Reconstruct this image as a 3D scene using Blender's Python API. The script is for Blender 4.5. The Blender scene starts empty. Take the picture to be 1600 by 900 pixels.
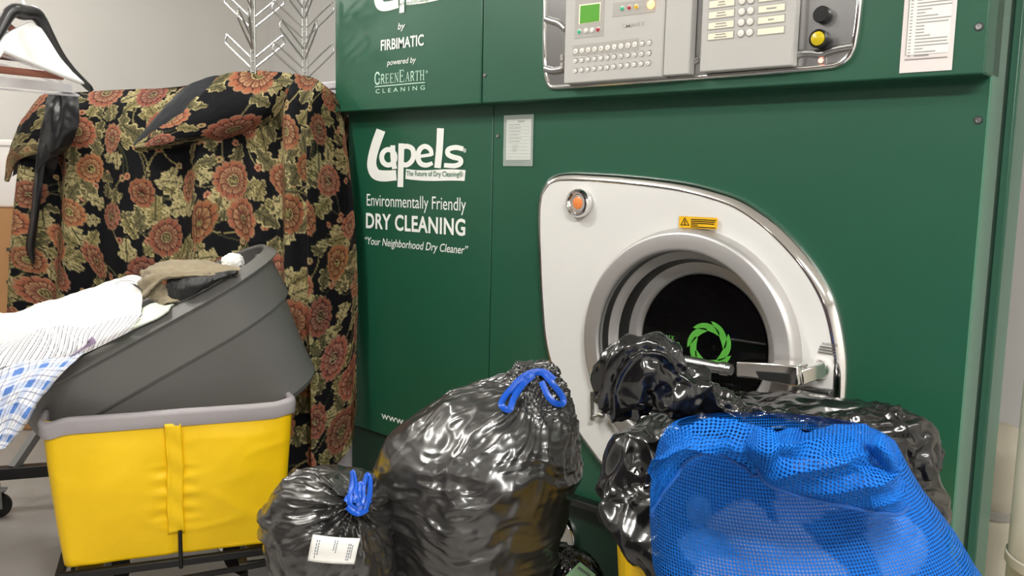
import bpy, math, random
import numpy as np
from mathutils import Vector, Matrix

# ------------------------------------------------------------------ camera
CAM = np.array([0.0, -2.0, 1.4])
FPX = 1350.0
_h, _p, _ro = np.radians([41.5, 7.0, 1.25])
F0 = np.array([-np.sin(_h), np.cos(_h), 0.0])
R0 = np.array([np.cos(_h), np.sin(_h), 0.0])
ZU = np.array([0.0, 0.0, 1.0])
FW = F0 * np.cos(_p) - ZU * np.sin(_p)
_u0 = F0 * np.sin(_p) + ZU * np.cos(_p)
CR = R0 * np.cos(_ro) + _u0 * np.sin(_ro)
CU = _u0 * np.cos(_ro) - R0 * np.sin(_ro)

scene = bpy.context.scene
COL = scene.collection
cam_data = bpy.data.cameras.new('camera')
cam = bpy.data.objects.new('camera', cam_data)
COL.objects.link(cam)
cam_data.sensor_width = 36.0
cam_data.lens = 36.0 * FPX / 1600.0
cam_data.clip_start = 0.05
cam.matrix_world = Matrix((
    (CR[0], CU[0], -FW[0], CAM[0]),
    (CR[1], CU[1], -FW[1], CAM[1]),
    (CR[2], CU[2], -FW[2], CAM[2]),
    (0, 0, 0, 1)))
scene.camera = cam

# ------------------------------------------------------------------ light, exposure
scene.view_settings.view_transform = 'Standard'
scene.view_settings.look = 'None'
scene.view_settings.gamma = 1.0
scene.view_settings.use_curve_mapping = False
scene.view_settings.exposure = 0.24

world = bpy.data.worlds.new('world')
scene.world = world
world.use_nodes = True
world.node_tree.nodes['Background'].inputs[0].default_value = (0.8, 0.85, 0.9, 1)
world.node_tree.nodes['Background'].inputs[1].default_value = 0.3


def area(name, loc, sx, sy, power, rot=(0, 0, 0), color=(1.0, 0.98, 0.935)):
    l = bpy.data.lights.new(name, 'AREA')
    l.shape = 'RECTANGLE'
    l.size, l.size_y = sx, sy
    l.energy = power
    l.color = color
    o = bpy.data.objects.new(name, l)
    o.location = loc
    o.rotation_euler = rot
    COL.objects.link(o)
    return o


# fluorescent fitting on the ceiling, then an unseen one added at the right
area('ceiling_tube', (0.75, -2.05, 2.86), 1.2, 0.2, 100)
area('ceiling_tube', (1.9, -0.5, 2.86), 0.3, 1.2, 36)  # added to brighten the posts on the machine's right side


def fill_light(loc, power, radius=.08, color=(1.0, 0.98, 0.935)):
    l = bpy.data.lights.new('fill_light', 'POINT')
    l.energy = power
    l.shadow_soft_size = radius
    l.color = color
    o = bpy.data.objects.new('fill_light', l)
    o.location = loc
    COL.objects.link(o)


# unseen point lights added under the ceiling to brighten the walls
for q in ((-4.5, -1.3, 2.6), (-4.1, -.3, 2.6)):
    fill_light(q, 19)
fill_light((-2.1, -1.75, 2.66), 20)  # added to brighten the hanger cover, laundry and cart front
fill_light((-2.4, -1.3, 2.8), 44)  # added overhead to lift the tub rim and the laundry
for q in ((-1.6, -3.9, 2.6), (-.6, -3.9, 2.6), (1.4, -4.2, 2.6)):
    fill_light(q, 6)  # weak fill added behind the camera

# ------------------------------------------------------------------ helpers


def at(px, py, d):
    return CAM + (CR * (px - 800.0) / FPX - CU * (py - 450.0) / FPX + FW) * d


def ray(px, py):
    return CR * (px - 800.0) / FPX - CU * (py - 450.0) / FPX + FW


def face(px, py, off=0.0):
    """point of the machine's front plane (y = -off) seen at a photo position"""
    d = ray(px, py)
    t = (-off - CAM[1]) / d[1]
    return CAM + d * t


def on_plane(px, py, p0, n):
    d = ray(px, py)
    return CAM + d * (np.dot(p0 - CAM, n) / np.dot(d, n))


def lin(c):
    if isinstance(c, str):
        c = c.lstrip('#')
        c = [int(c[i:i + 2], 16) / 255.0 for i in (0, 2, 4)]
    return tuple(x / 12.92 if x <= 0.04045 else ((x + 0.055) / 1.055) ** 2.4 for x in c)


MATS = {}


def mat(name, color, rough=0.5, metal=0.0, spec=0.5, mottle=0.06, mscale=8.0, bump=0.0, bscale=60.0,
        coat=0.0, emit=0.0, attr=None, aniso=0.0, trans=0.0, alpha=1.0, sheen=0.0, mottle_col=None, subsurf=0.0):
    m = bpy.data.materials.new(name)
    m.use_nodes = True
    nt = m.node_tree
    b = nt.nodes['Principled BSDF']
    c = lin(color)
    b.inputs['Roughness'].default_value = rough
    b.inputs['Metallic'].default_value = metal
    b.inputs['Specular IOR Level'].default_value = spec
    b.inputs['Coat Weight'].default_value = coat
    b.inputs['Coat Roughness'].default_value = 0.08
    b.inputs['Transmission Weight'].default_value = trans
    b.inputs['Alpha'].default_value = alpha
    b.inputs['Sheen Weight'].default_value = sheen
    b.inputs['Anisotropic'].default_value = aniso
    tc = nt.nodes.new('ShaderNodeTexCoord')
    no = nt.nodes.new('ShaderNodeTexNoise')
    no.inputs['Scale'].default_value = mscale
    no.inputs['Detail'].default_value = 4
    nt.links.new(tc.outputs['Object'], no.inputs['Vector'])
    mx = nt.nodes.new('ShaderNodeMixRGB')
    mx.blend_type = 'MIX'
    if attr:
        at_ = nt.nodes.new('ShaderNodeAttribute')
        at_.attribute_name = attr
        nt.links.new(at_.outputs['Color'], b.inputs['Base Color'])
    else:
        mc = lin(mottle_col) if mottle_col else tuple(min(1, x * (1 + 2.2 * mottle) + 0.02 * mottle) for x in c)
        lo = c if mottle_col else tuple(x * (1 - 1.6 * mottle) for x in c)
        mx.inputs[1].default_value = (*lo, 1)
        mx.inputs[2].default_value = (*mc, 1)
        nt.links.new(no.outputs['Fac'], mx.inputs[0])
        nt.links.new(mx.outputs[0], b.inputs['Base Color'])
    if bump > 0:
        n2 = nt.nodes.new('ShaderNodeTexNoise')
        n2.inputs['Scale'].default_value = bscale
        n2.inputs['Detail'].default_value = 3
        nt.links.new(tc.outputs['Object'], n2.inputs['Vector'])
        bp = nt.nodes.new('ShaderNodeBump')
        bp.inputs['Strength'].default_value = bump
        bp.inputs['Distance'].default_value = 0.01
        nt.links.new(n2.outputs['Fac'], bp.inputs['Height'])
        nt.links.new(bp.outputs['Normal'], b.inputs['Normal'])
    if emit > 0:
        b.inputs['Emission Color'].default_value = (*c, 1)
        b.inputs['Emission Strength'].default_value = emit
    MATS[name] = m
    return m


class MB:
    """collects geometry for ONE mesh object"""

    def __init__(self):
        self.v, self.f, self.m, self.n, self.mi, self.cols = [], [], [], 0, 0, []
        self.has_col = False

    def add(self, v, f, col=None):
        v = np.asarray(v, float)
        self.v.append(v)
        n = self.n
        self.f.extend([tuple(int(i) + n for i in q) for q in f])
        self.m.extend([self.mi] * len(f))
        if col is not None:
            self.has_col = True
            self.cols.append(np.asarray(col, float))
        else:
            self.cols.append(np.ones((len(v), 3)))
        self.n += len(v)
        return self

    def box(self, c, s, ax=None):
        c = np.asarray(c, float)
        ax = np.eye(3) if ax is None else np.asarray(ax, float)
        v = [c + ax[0] * (i * s[0] / 2) + ax[1] * (j * s[1] / 2) + ax[2] * (k * s[2] / 2)
             for i in (-1, 1) for j in (-1, 1) for k in (-1, 1)]
        return self.add(v, [(0, 1, 3, 2), (4, 6, 7, 5), (0, 4, 5, 1), (2, 3, 7, 6), (0, 2, 6, 4), (1, 5, 7, 3)])

    def bar(self, a, b, w, t, up=ZU):
        a, b = np.asarray(a, float), np.asarray(b, float)
        d = b - a
        L = np.linalg.norm(d)
        d /= L
        s = np.cross(d, up)
        if np.linalg.norm(s) < 1e-6:
            s = np.cross(d, np.array([1.0, 0, 0]))
        s /= np.linalg.norm(s)
        u = np.cross(s, d)
        return self.box((a + b) / 2, (L, w, t), (d, s, u))

    def prism(self, outline, y0, y1):
        """outline of (x, z) points, extruded along y"""
        o = np.asarray(outline, float)
        n = len(o)
        v = [(x, y0, z) for x, z in o] + [(x, y1, z) for x, z in o]
        f = [tuple(range(n)), tuple(range(2 * n - 1, n - 1, -1))]
        f += [(i, i + n, (i + 1) % n + n, (i + 1) % n) for i in range(n)]
        return self.add(v, f)

    def slab(self, pts, nrm, t):
        """planar polygon of 3-D points thickened by t along nrm"""
        p = np.asarray(pts, float)
        n = len(p)
        q = p + np.asarray(nrm, float) * t
        f = [tuple(range(n)), tuple(range(2 * n - 1, n - 1, -1))]
        f += [(i, i + n, (i + 1) % n + n, (i + 1) % n) for i in range(n)]
        return self.add(np.vstack([p, q]), f)

    def grid(self, P, cu=False, cv=False, col=None, flip=False):
        P = np.asarray(P, float)
        a, b = P.shape[:2]
        idx = np.arange(a * b).reshape(a, b)
        i2 = np.vstack([idx, idx[:1]]) if cu else idx
        if cv:
            i2 = np.hstack([i2, i2[:, :1]])
        q = np.stack([i2[:-1, :-1], i2[1:, :-1], i2[1:, 1:], i2[:-1, 1:]], -1).reshape(-1, 4)
        if flip:
            q = q[:, ::-1]
        return self.add(P.reshape(-1, 3), q.tolist(), None if col is None else np.asarray(col).reshape(-1, 3))

    def tube(self, pts, r, n=10, closed=False, caps=True):
        p = np.asarray(pts, float)
        k = len(p)
        rr = np.full(k, r) if np.isscalar(r) else np.asarray(r, float)
        t = np.gradient(p, axis=0)
        if closed:
            t = np.roll(p, -1, 0) - np.roll(p, 1, 0)
        t /= np.linalg.norm(t, axis=1)[:, None] + 1e-12
        ref = np.array([0, 0, 1.0]) if abs(t[0][2]) < 0.9 else np.array([1.0, 0, 0])
        s = np.cross(t[0], ref)
        s /= np.linalg.norm(s)
        P = np.zeros((k, n, 3))
        a = np.arange(n) * 2 * np.pi / n
        for i in range(k):
            s = s - t[i] * np.dot(s, t[i])
            s /= np.linalg.norm(s)
            w = np.cross(t[i], s)
            P[i] = p[i] + rr[i] * (np.cos(a)[:, None] * s + np.sin(a)[:, None] * w)
        n0 = self.n
        self.grid(P, cu=closed, cv=True, flip=True)
        if caps and not closed:
            self.f.append(tuple(n0 + i for i in range(n)))
            self.f.append(tuple(n0 + (k - 1) * n + i for i in range(n - 1, -1, -1)))
            self.m.extend([self.mi] * 2)
        return self

    def lathe(self, c, axis, prof, n=48, cap0=False, cap1=False, ref=None):
        """prof = [(radius, height along axis)]"""
        c = np.asarray(c, float)
        axis = np.asarray(axis, float) / np.linalg.norm(axis)
        ref = np.array([0, 0, 1.0]) if abs(axis[2]) < 0.9 else np.array([1.0, 0, 0])
        s = np.cross(axis, ref)
        s /= np.linalg.norm(s)
        w = np.cross(axis, s)
        a = np.arange(n) * 2 * np.pi / n
        P = np.array([c + axis * h + r * (np.cos(a)[:, None] * s + np.sin(a)[:, None] * w) for r, h in prof])
        n0 = self.n
        self.grid(P, cv=True, flip=True)
        k = len(prof)
        if cap0:
            self.f.append(tuple(n0 + i for i in range(n)))
            self.m.append(self.mi)
        if cap1:
            self.f.append(tuple(n0 + (k - 1) * n + i for i in range(n - 1, -1, -1)))
            self.m.append(self.mi)
        return self

    def build(self, name, m, parent=None, smooth=True, angle=40, bevel=0.0, solid=0.0, sub=0, loc=None):
        v = np.vstack(self.v)
        c = (v.min(0) + v.max(0)) / 2 if loc is None else np.asarray(loc, float)
        me = bpy.data.meshes.new(name)
        me.from_pydata((v - c).tolist(), [], self.f)
        ms = m if isinstance(m, (list, tuple)) else [m]
        for x in ms:
            me.materials.append(MATS[x] if isinstance(x, str) else x)
        if len(ms) > 1:
            me.polygons.foreach_set('material_index', self.m)
        if self.has_col:
            ca = me.color_attributes.new('Col', 'FLOAT_COLOR', 'POINT')
            cc = np.vstack(self.cols)
            ca.data.foreach_set('color', np.hstack([cc, np.ones((len(cc), 1))]).astype(np.float32).ravel())
        me.validate()
        if smooth:
            me.shade_smooth()
            if angle < 180:
                me.set_sharp_from_angle(angle=math.radians(angle))
        me.update()
        o = bpy.data.objects.new(name, me)
        COL.objects.link(o)
        pl = np.array(parent['_w']) if parent is not None and '_w' in parent else np.zeros(3)
        o.location = c - pl
        if parent is not None:
            o.parent = parent
        o['_w'] = [float(x) for x in c]
        if bevel > 0:
            b = o.modifiers.new('bevel', 'BEVEL')
            b.width = bevel
            b.segments = 2
            b.limit_method = 'ANGLE'
            b.angle_limit = math.radians(40)
        if solid:
            s = o.modifiers.new('solid', 'SOLIDIFY')
            s.thickness = abs(solid)
            s.offset = -1 if solid > 0 else 1
        if sub:
            s = o.modifiers.new('sub', 'SUBSURF')
            s.levels = s.render_levels = sub
        return o


def tag(o, label, cat, group=None, kind=None):
    o['label'] = label
    o['category'] = cat
    if group:
        o['group'] = group
    if kind:
        o['kind'] = kind
    return o


def thing(name, label, cat, loc=(0, 0, 0), group=None):
    o = bpy.data.objects.new(name, None)
    o.empty_display_size = 0.1
    o.location = loc
    COL.objects.link(o)
    o['_w'] = [float(x) for x in loc]
    return tag(o, label, cat, group)


def struct(name, mb, m, **k):
    o = mb.build(name, m, **k)
    o['kind'] = 'structure'
    return o


def cr(P, n, closed=False):
    """Catmull-Rom through the first axis of P, n samples"""
    P = np.asarray(P, float)
    k = len(P)
    if closed:
        t = np.arange(n) * k / n
        i = np.floor(t).astype(int)
        f = t - i
        g = lambda j: P[(i + j) % k]
    else:
        t = np.linspace(0, k - 1, n)
        i = np.minimum(np.floor(t).astype(int), k - 2)
        f = t - i
        E = np.concatenate([2 * P[:1] - P[1:2], P, 2 * P[-1:] - P[-2:-1]])
        g = lambda j: E[i + j + 1]
    f = f.reshape((-1,) + (1,) * (P.ndim - 1))
    a, b, c, d = g(-1), g(0), g(1), g(2)
    return 0.5 * (2 * b + (c - a) * f + (2 * a - 5 * b + 4 * c - d) * f ** 2 + (3 * b - a - 3 * c + d) * f ** 3)


def net(ctrl, nu, nv):
    P = cr(np.asarray(ctrl, float), nu)
    return np.swapaxes(cr(np.swapaxes(P, 0, 1), nv), 0, 1)


def _hash(i, j, k, seed):
    h = (i.astype(np.int64) * 374761393 + j.astype(np.int64) * 668265263 + k.astype(np.int64) * 2147483647 + seed * 974634777) & 0xffffffff
    h = ((h ^ (h >> 13)) * 1274126177) & 0xffffffff
    h = h ^ (h >> 16)
    return (h & 0xffff) / 65535.0


def vnoise(P, seed=0):
    P = np.asarray(P, float)
    i = np.floor(P).astype(np.int64)
    f = P - i
    f = f * f * (3 - 2 * f)
    r = 0
    for a in (0, 1):
        for b in (0, 1):
            for c in (0, 1):
                w = (f[..., 0] if a else 1 - f[..., 0]) * (f[..., 1] if b else 1 - f[..., 1]) * (f[..., 2] if c else 1 - f[..., 2])
                r = r + w * _hash(i[..., 0] + a, i[..., 1] + b, i[..., 2] + c, seed)
    return r * 2 - 1


def fbm(P, oct=4, seed=0, ridged=False):
    s, a, t = 0, 1.0, 0
    P = np.asarray(P, float)
    for o in range(oct):
        n = vnoise(P * 2 ** o + 17.3 * o, seed + o)
        if ridged:
            n = 1 - 2 * np.abs(n)
        s = s + a * n
        t += a
        a *= 0.5
    return s / t


def gnormals(P, cu=False):
    if cu:
        du = np.roll(P, -1, 0) - np.roll(P, 1, 0)
    else:
        du = np.gradient(P, axis=0)
    dv = np.gradient(P, axis=1)
    n = np.cross(du, dv)
    return n / (np.linalg.norm(n, axis=-1, keepdims=True) + 1e-9)


def up2(P, cu):
    """double a grid's resolution (first axis may be closed)"""
    a, b = P.shape[:2]
    if cu:
        Q = np.empty((2 * a,) + P.shape[1:])
        Q[0::2] = P
        Q[1::2] = (P + np.roll(P, -1, 0)) / 2
    else:
        Q = np.empty((2 * a - 1,) + P.shape[1:])
        Q[0::2] = P
        Q[1::2] = (P[:-1] + P[1:]) / 2
    R = np.empty((Q.shape[0], 2 * b - 1) + P.shape[2:])
    R[:, 0::2] = Q
    R[:, 1::2] = (Q[:, :-1] + Q[:, 1:]) / 2
    return R


def film(T, eu, ev, levels=3, iters=(160, 120, 80), k=0.03, bend=0.04, amp=0.004, seed=1, cu=True, pin=None, inward=None):
    """A thin sheet with more material than the form T it lies on: it buckles into creases.
    eu, ev: surplus of rest length along the two axes (arrays on T's grid)."""
    rng = np.random.RandomState(seed)
    eu = np.broadcast_to(np.asarray(eu, float), T.shape[:2]).copy()
    ev = np.broadcast_to(np.asarray(ev, float), T.shape[:2]).copy()
    P = T + gnormals(T, cu) * rng.normal(0, amp, T.shape[:2])[..., None]

    def nxt(A, ax):
        if ax == 0 and cu:
            return np.roll(A, -1, 0)
        return A[1:] if ax == 0 else A[:, 1:]

    def cur(A, ax):
        if ax == 0 and cu:
            return A
        return A[:-1] if ax == 0 else A[:, :-1]

    for L in range(levels):
        if L:
            P = up2(P, cu)
            T = up2(T, cu)
            eu, ev = up2(eu[..., None], cu)[..., 0], up2(ev[..., None], cu)[..., 0]
            P = P + gnormals(P, cu) * rng.normal(0, amp / (2.0 ** L), P.shape[:2])[..., None]
        lu = np.linalg.norm(nxt(T, 0) - cur(T, 0), axis=-1) * (1 + cur(eu, 0))
        lv = np.linalg.norm(nxt(T, 1) - cur(T, 1), axis=-1) * (1 + cur(ev, 1))
        ld = None
        for it in range(iters[L]):
            D = np.zeros_like(P)
            for ax, l in ((0, lu), (1, lv)):
                e = nxt(P, ax) - cur(P, ax)
                n = np.linalg.norm(e, axis=-1)
                c = e * (0.5 * (1 - l / (n + 1e-9)))[..., None] * 0.55
                if ax == 0 and cu:
                    D += c
                    D -= np.roll(c, 1, 0)
                elif ax == 0:
                    D[:-1] += c
                    D[1:] -= c
                else:
                    D[:, :-1] += c
                    D[:, 1:] -= c
            # light bending resistance
            lap = np.zeros_like(P)
            if cu:
                lap += (np.roll(P, 1, 0) + np.roll(P, -1, 0)) / 2 - P
            else:
                lap[1:-1] += (P[2:] + P[:-2]) / 2 - P[1:-1]
            lap[:, 1:-1] += (P[:, 2:] + P[:, :-2]) / 2 - P[:, 1:-1]
            D += lap * bend
            K = k / (2.0 ** L)
            D += (T - P) * K
            if pin is not None:
                D *= pin(L, P.shape)
            P = P + D
    return P


def rid(q, seed):
    return 1 - 2 * np.abs(vnoise(q, seed))


def crumple(T, belly=.012, necka=.012, fine=.004, neck=None, reach=.35, seed=1, fz=15.0, fx=4.2, fa=3.4, cap=True, broad=.012, sharp=1.0):
    """plastic film folds: long level creases round the belly, folds running out from the tie, fine crinkles"""
    n = gnormals(T, True)
    ctr = T.mean((0, 1))
    if np.mean(np.sum(n * (T - ctr), -1)) < 0:
        n = -n
    W = T + .045 * np.stack([vnoise(T * 5.5, seed + 40 + i) for i in range(3)], -1) + .016 * np.stack([vnoise(T * 15, seed + 50 + i) for i in range(3)], -1)
    q = W * np.array([fx, fx, fz])
    r1 = .5 * rid(q, seed) + .32 * rid(q * np.array([1.9, 1.9, 1.7]) + 7.7, seed + 1) + .22 * rid(q * np.array([4.2, 4.2, 3.4]) + 2.2, seed + 9)
    if neck is not None:
        d = W - neck
        dist = np.linalg.norm(d, axis=-1)
        dn = d / (dist[..., None] + 1e-6)
        q2 = np.concatenate([dn * fa, (dist * 3.0)[..., None]], -1)
        q2 = q2[..., :3] + q2[..., 3:] * np.array([.7, .4, .9])
        r2 = .5 * rid(q2, seed + 2) + .32 * rid(q2 * 2.1 + 3.1, seed + 3) + .2 * rid(q2 * 4.6 + 1.3, seed + 10)
        wn = np.exp(-(np.linalg.norm(T - neck, axis=-1) / reach) ** 2)
    else:
        r2 = 0 * r1; wn = 0 * r1
    an = np.array([1, 1, 1 + .12 * (fz / fx - 1) * 3.2])
    r3 = rid(W * 11 * an, seed + 4) + .6 * rid(W * 23 * an, seed + 5)
    pat = .5 + .5 * vnoise(T * 6, seed + 6)
    dsp = belly * r1 * (1 - .75 * wn) * (.45 + .9 * pat) + necka * r2 * wn + fine * r3 * (.3 + pat) + broad * vnoise(T * 7, seed + 8)
    P = T + n * dsp[..., None]
    return P


def close_ends(P, dip0=.0, dip1=.0):
    """shut both ends of a ring grid"""
    a, z = P[:, :1].mean(0, keepdims=True), P[:, -1:].mean(0, keepdims=True)
    def mid(e, c, k):
        return e * (1 - k) + c * k
    A = [np.repeat(a, P.shape[0], 0) - ZU * dip0, mid(P[:, :1], a, .6) - ZU * dip0 * .8]
    Z = [mid(P[:, -1:], z, .6), np.repeat(z, P.shape[0], 0)]
    return np.concatenate([*A, P, *Z], 1)


def text_mesh(s, size=1.0, offset=0.0, shear=0.0, spacing=1.0):
    cu = bpy.data.curves.new('txt', 'FONT')
    cu.body = s
    cu.size = size
    cu.offset = offset
    cu.shear = shear
    cu.space_character = spacing
    cu.resolution_u = 4
    o = bpy.data.objects.new('txt', cu)
    COL.objects.link(o)
    dg = bpy.context.evaluated_depsgraph_get()
    me = bpy.data.meshes.new_from_object(o.evaluated_get(dg))
    v = np.array([x.co[:] for x in me.vertices])
    f = [tuple(p.vertices) for p in me.polygons]
    bpy.data.objects.remove(o)
    bpy.data.curves.remove(cu)
    bpy.data.meshes.remove(me)
    return v, f


def text_on_face(mb, s, pxl, pxr, pyl, capl, off, offset=0.0, shear=0.0, ref=None, spacing=1.0):
    """letters on the machine's front: left and right photo x, baseline y at the left, capital height in px at the left"""
    v, f = text_mesh(s, 1.0, offset, shear, spacing)
    hv, _ = text_mesh(ref or 'H', 1.0, offset)
    a, b = face(pxl, pyl, off), face(pxr, pyl, off)
    top = face(pxl, pyl - capl, off)
    x0, x1 = v[:, 0].min(), v[:, 0].max()
    sx = (b[0] - a[0]) / (x1 - x0)
    sz = (top[2] - a[2]) / hv[:, 1].max()
    w = np.stack([a[0] + (v[:, 0] - x0) * sx, np.full(len(v), -off), a[2] + v[:, 1] * sz], 1)
    return mb.add(w, f)


def ribbon2(pts, w, n=24):
    """flat stroke outline as quads: pts (x, z), width w (scalar or per point)"""
    p = cr(np.asarray(pts, float), n)
    ww = cr(np.asarray(w, float).reshape(-1, 1), n)[:, 0] if not np.isscalar(w) else np.full(n, w)
    t = np.gradient(p, axis=0)
    t /= np.linalg.norm(t, axis=1)[:, None] + 1e-9
    nn = np.stack([-t[:, 1], t[:, 0]], 1)
    return p + nn * ww[:, None] / 2, p - nn * ww[:, None] / 2


def strap(mb, pts, w, t=0.0009, n=40, nrm=None, twist=0.0):
    """flat ribbon along a 3-D path"""
    p = cr(np.asarray(pts, float), n)
    tg = np.gradient(p, axis=0)
    tg /= np.linalg.norm(tg, axis=1)[:, None] + 1e-9
    nrm = -FW if nrm is None else nrm
    s = np.cross(tg, nrm)
    s /= np.linalg.norm(s, axis=1)[:, None] + 1e-9
    q = np.cross(s, tg)
    an = np.linspace(0, twist, n)[:, None]
    s = s * np.cos(an) + q * np.sin(an)
    q = np.cross(s, tg)
    wid = np.full(n, w) if np.isscalar(w) else np.interp(np.linspace(0, 1, n), np.linspace(0, 1, len(w)), w)
    off = np.linspace(-.5, .5, 5)
    top = np.stack([p + s * (wid * o)[:, None] + q * (t * (1 + .8 * math.cos(o * 6))) for o in off], 1)
    bot = np.stack([p + s * (wid * o)[:, None] - q * t for o in off[::-1]], 1)
    return mb.grid(np.concatenate([top, bot], 1), cv=True)

# ------------------------------------------------------------------ materials
mat('wall_paint', '#dedbd6', 0.8, mottle=0.02, mscale=3)
mat('wall_paint_cool', '#d6d4d2', 0.8, mottle=0.02, mscale=3)
mat('wall_plum', '#55484e', 0.8, mottle=0.05, mscale=3)  # unseen wall, coloured dark for the chrome's reflections and less bounce
mat('ceiling_tile', '#e4e2dc', 0.9, mottle=0.03)
mat('concrete', '#a5a29e', 0.45, mottle=0.12, mscale=3.5, bump=0.05, bscale=30)
mat('green_paint', '#145039', 0.40, spec=.8, mottle=0.03, mscale=2, bump=0.02, bscale=300)
mat('green_edge_lit', '#4a7d66', 0.33, mottle=0.04, mscale=3, bump=0.05, bscale=250)  # same paint as the panels, lightened for the light from the right
mat('green_dark', '#16382a', 0.5, mottle=0.04)
mat('black_rail', '#0c0f0e', 0.25, mottle=0.05)
mat('white_letter', '#f3f4ee', 0.5, mottle=0.01)
mat('mint_letter', '#c9e6d4', 0.5, mottle=0.01)
mat('dark_letter', '#2a6a50', 0.5, mottle=0.01)
mat('chrome', '#e8e6e4', 0.07, 1.0, mottle=0.02)
mat('satin_steel', '#bfbfbf', 0.28, 1.0, mottle=0.03)
mat('brushed_ring', '#c4c2c1', 0.45, 0.8, mottle=0.04, mscale=3)
mat('dark_steel', '#5c5d5d', 0.35, 0.9, mottle=0.05)
mat('door_white', '#e4e3e0', 0.38, mottle=0.02, mscale=4, coat=0.2)
mat('panel_grey', '#b9b7b3', 0.5, mottle=0.015)
mat('panel_mid', '#a9a59f', 0.5, mottle=0.02)
mat('gap_dark', '#101312', 0.7)
mat('button_white', '#e4e1da', 0.4, mottle=0.01)
mat('button_shade', '#a29e97', 0.5, mottle=0.02)
mat('ink', '#5e5a55', 0.7)
mat('ink_soft', '#9c9791', 0.7)
mat('lab_cream', '#efe9d3', 0.6, mottle=0.01)
mat('lamp_green', '#2fae84', 0.3)
mat('lamp_red', '#a52a35', 0.3)
mat('lamp_yellow', '#d8a922', 0.3)
mat('lamp_amber_lit', '#ffb060', 0.3, emit=3.0)
mat('lamp_led_lit', '#ff8f78', 0.3, emit=2.5)
mat('lamp_amber', '#d97f45', 0.3, emit=0.15)
mat('screen_lit', '#559a34', 0.3, emit=0.08)
mat('sun_yellow', '#c9b21c', 0.25, mottle=0.08, mscale=120)
mat('black_plastic', '#141414', 0.35)
mat('paper', '#eceae6', 0.7, mottle=0.01)
mat('paper_pink', '#e2d9d6', 0.7, mottle=0.01)
mat('clear_film', '#dfe6e0', 0.12, mottle=0.0, alpha=0.28)
mat('logo_green', '#59ad42', 0.4, mottle=0.02)
mat('warn_yellow', '#e8b414', 0.5, mottle=0.02)
mat('drum', '#3a3c3c', 0.4, 0.9, mottle=0.05)
mat('glass_dark', '#0a0b0b', 0.04, mottle=0.0, alpha=0.55, spec=0.6)

# ------------------------------------------------------------------ room shell
XL, XR, YB, YF, ZC = -5.6, 2.6, 1.62, -5.2, 2.9
r = MB(); r.box(((XL + XR) / 2, (YB + YF) / 2, -0.05), (XR - XL + .4, YB - YF + .4, .1)); struct('floor', r, 'concrete')
r = MB(); r.box(((XL + XR) / 2, (YB + YF) / 2, ZC + .05), (XR - XL + .4, YB - YF + .4, .1)); struct('ceiling', r, 'ceiling_tile')
r = MB(); r.box((XL - .05, (YB + YF) / 2, ZC / 2), (.1, YB - YF, ZC)); struct('wall_left', r, 'wall_paint')
r = MB(); r.box(((XL + XR) / 2, YB + .05, ZC / 2), (XR - XL + .2, .1, ZC)); struct('wall_back', r, 'wall_paint_cool')
r = MB(); r.box((XR + .05, (YB + YF) / 2, ZC / 2), (.1, YB - YF, ZC)); struct('wall_right', r, 'wall_paint')
r = MB(); r.box(((XL + XR) / 2, YF - .05, ZC / 2), (XR - XL + .2, .1, ZC)); struct('wall_front', r, 'wall_plum')

# ------------------------------------------------------------------ dry cleaning machine
X0, X1, XS_UP, XS_LO = -2.585, -0.472, -1.968, -1.861
ZLO, ZHI, ZTOP = 0.47, 1.635, 2.15
PU = 0.06                                   # how far the upper housing stands proud
DEP = 0.40
XS_UP = float(face(752, 150, PU)[0])
M = thing('dry_cleaning_machine', 'huge dark green dry cleaning machine with round porthole door and white lettering', 'machine',
          ((X0 + X1) / 2, .5, 0))
DC = np.array([-1.1375, 0.0, 0.975])        # centre of the door


def angles_with_corners(c, x0, x1, z0, z1, n=96):
    a = list(np.linspace(-np.pi, np.pi, n, endpoint=False))
    for x in (x0, x1):
        for z in (z0, z1):
            a.append(math.atan2(z - c[2], x - c[0]))
    return np.array(sorted(a))


def rect_hit(c, a, x0, x1, z0, z1):
    out = []
    for t in a:
        dx, dz = math.cos(t), math.sin(t)
        s = 1e9
        if dx > 1e-9: s = min(s, (x1 - c[0]) / dx)
        if dx < -1e-9: s = min(s, (x0 - c[0]) / dx)
        if dz > 1e-9: s = min(s, (z1 - c[2]) / dz)
        if dz < -1e-9: s = min(s, (z0 - c[2]) / dz)
        out.append((c[0] + dx * s, c[2] + dz * s))
    return np.array(out)


# cabinet carcass: sides, top, floor, back
b = MB()
b.box((X0 + .01, DEP / 2 + .01, ZTOP / 2), (.02, DEP - .02, ZTOP - .02))
b.box((X1 - .075, DEP / 2, ZTOP / 2), (.02, DEP - .02, ZTOP - .02))
b.box(((X0 + X1) / 2 - .03, DEP / 2, ZTOP - .01), (X1 - X0 - .1, DEP - .02, .02))
b.box(((X0 + X1) / 2 - .03, DEP / 2, .06), (X1 - X0 - .1, DEP - .02, .08))
b.box(((X0 + X1) / 2 - .03, DEP - .01, ZTOP / 2), (X1 - X0 - .1, .02, ZTOP - .02))
b.box(((X0 + X1) / 2 - .25, DEP + .45, ZTOP / 2 - .05), (X1 - X0 - .7, .9, ZTOP - .1))
b.build('cabinet', 'green_dark', M)
# ribbed frame posts on the right-hand side
b = MB()
b.box((X1 - .012, .06, ZTOP / 2), (.024, .118, ZTOP))
b.build('corner_post', 'green_edge_lit', M, bevel=.006)
b = MB(); b.box((X1 - .035, .18, ZTOP / 2), (.03, .13, ZTOP - .02)); b.build('side_channel', 'green_dark', M)
b = MB(); b.box((X1 - .012, .30, ZTOP / 2), (.024, .12, ZTOP)); b.build('corner_post', 'green_edge_lit', M, bevel=.006)

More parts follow.
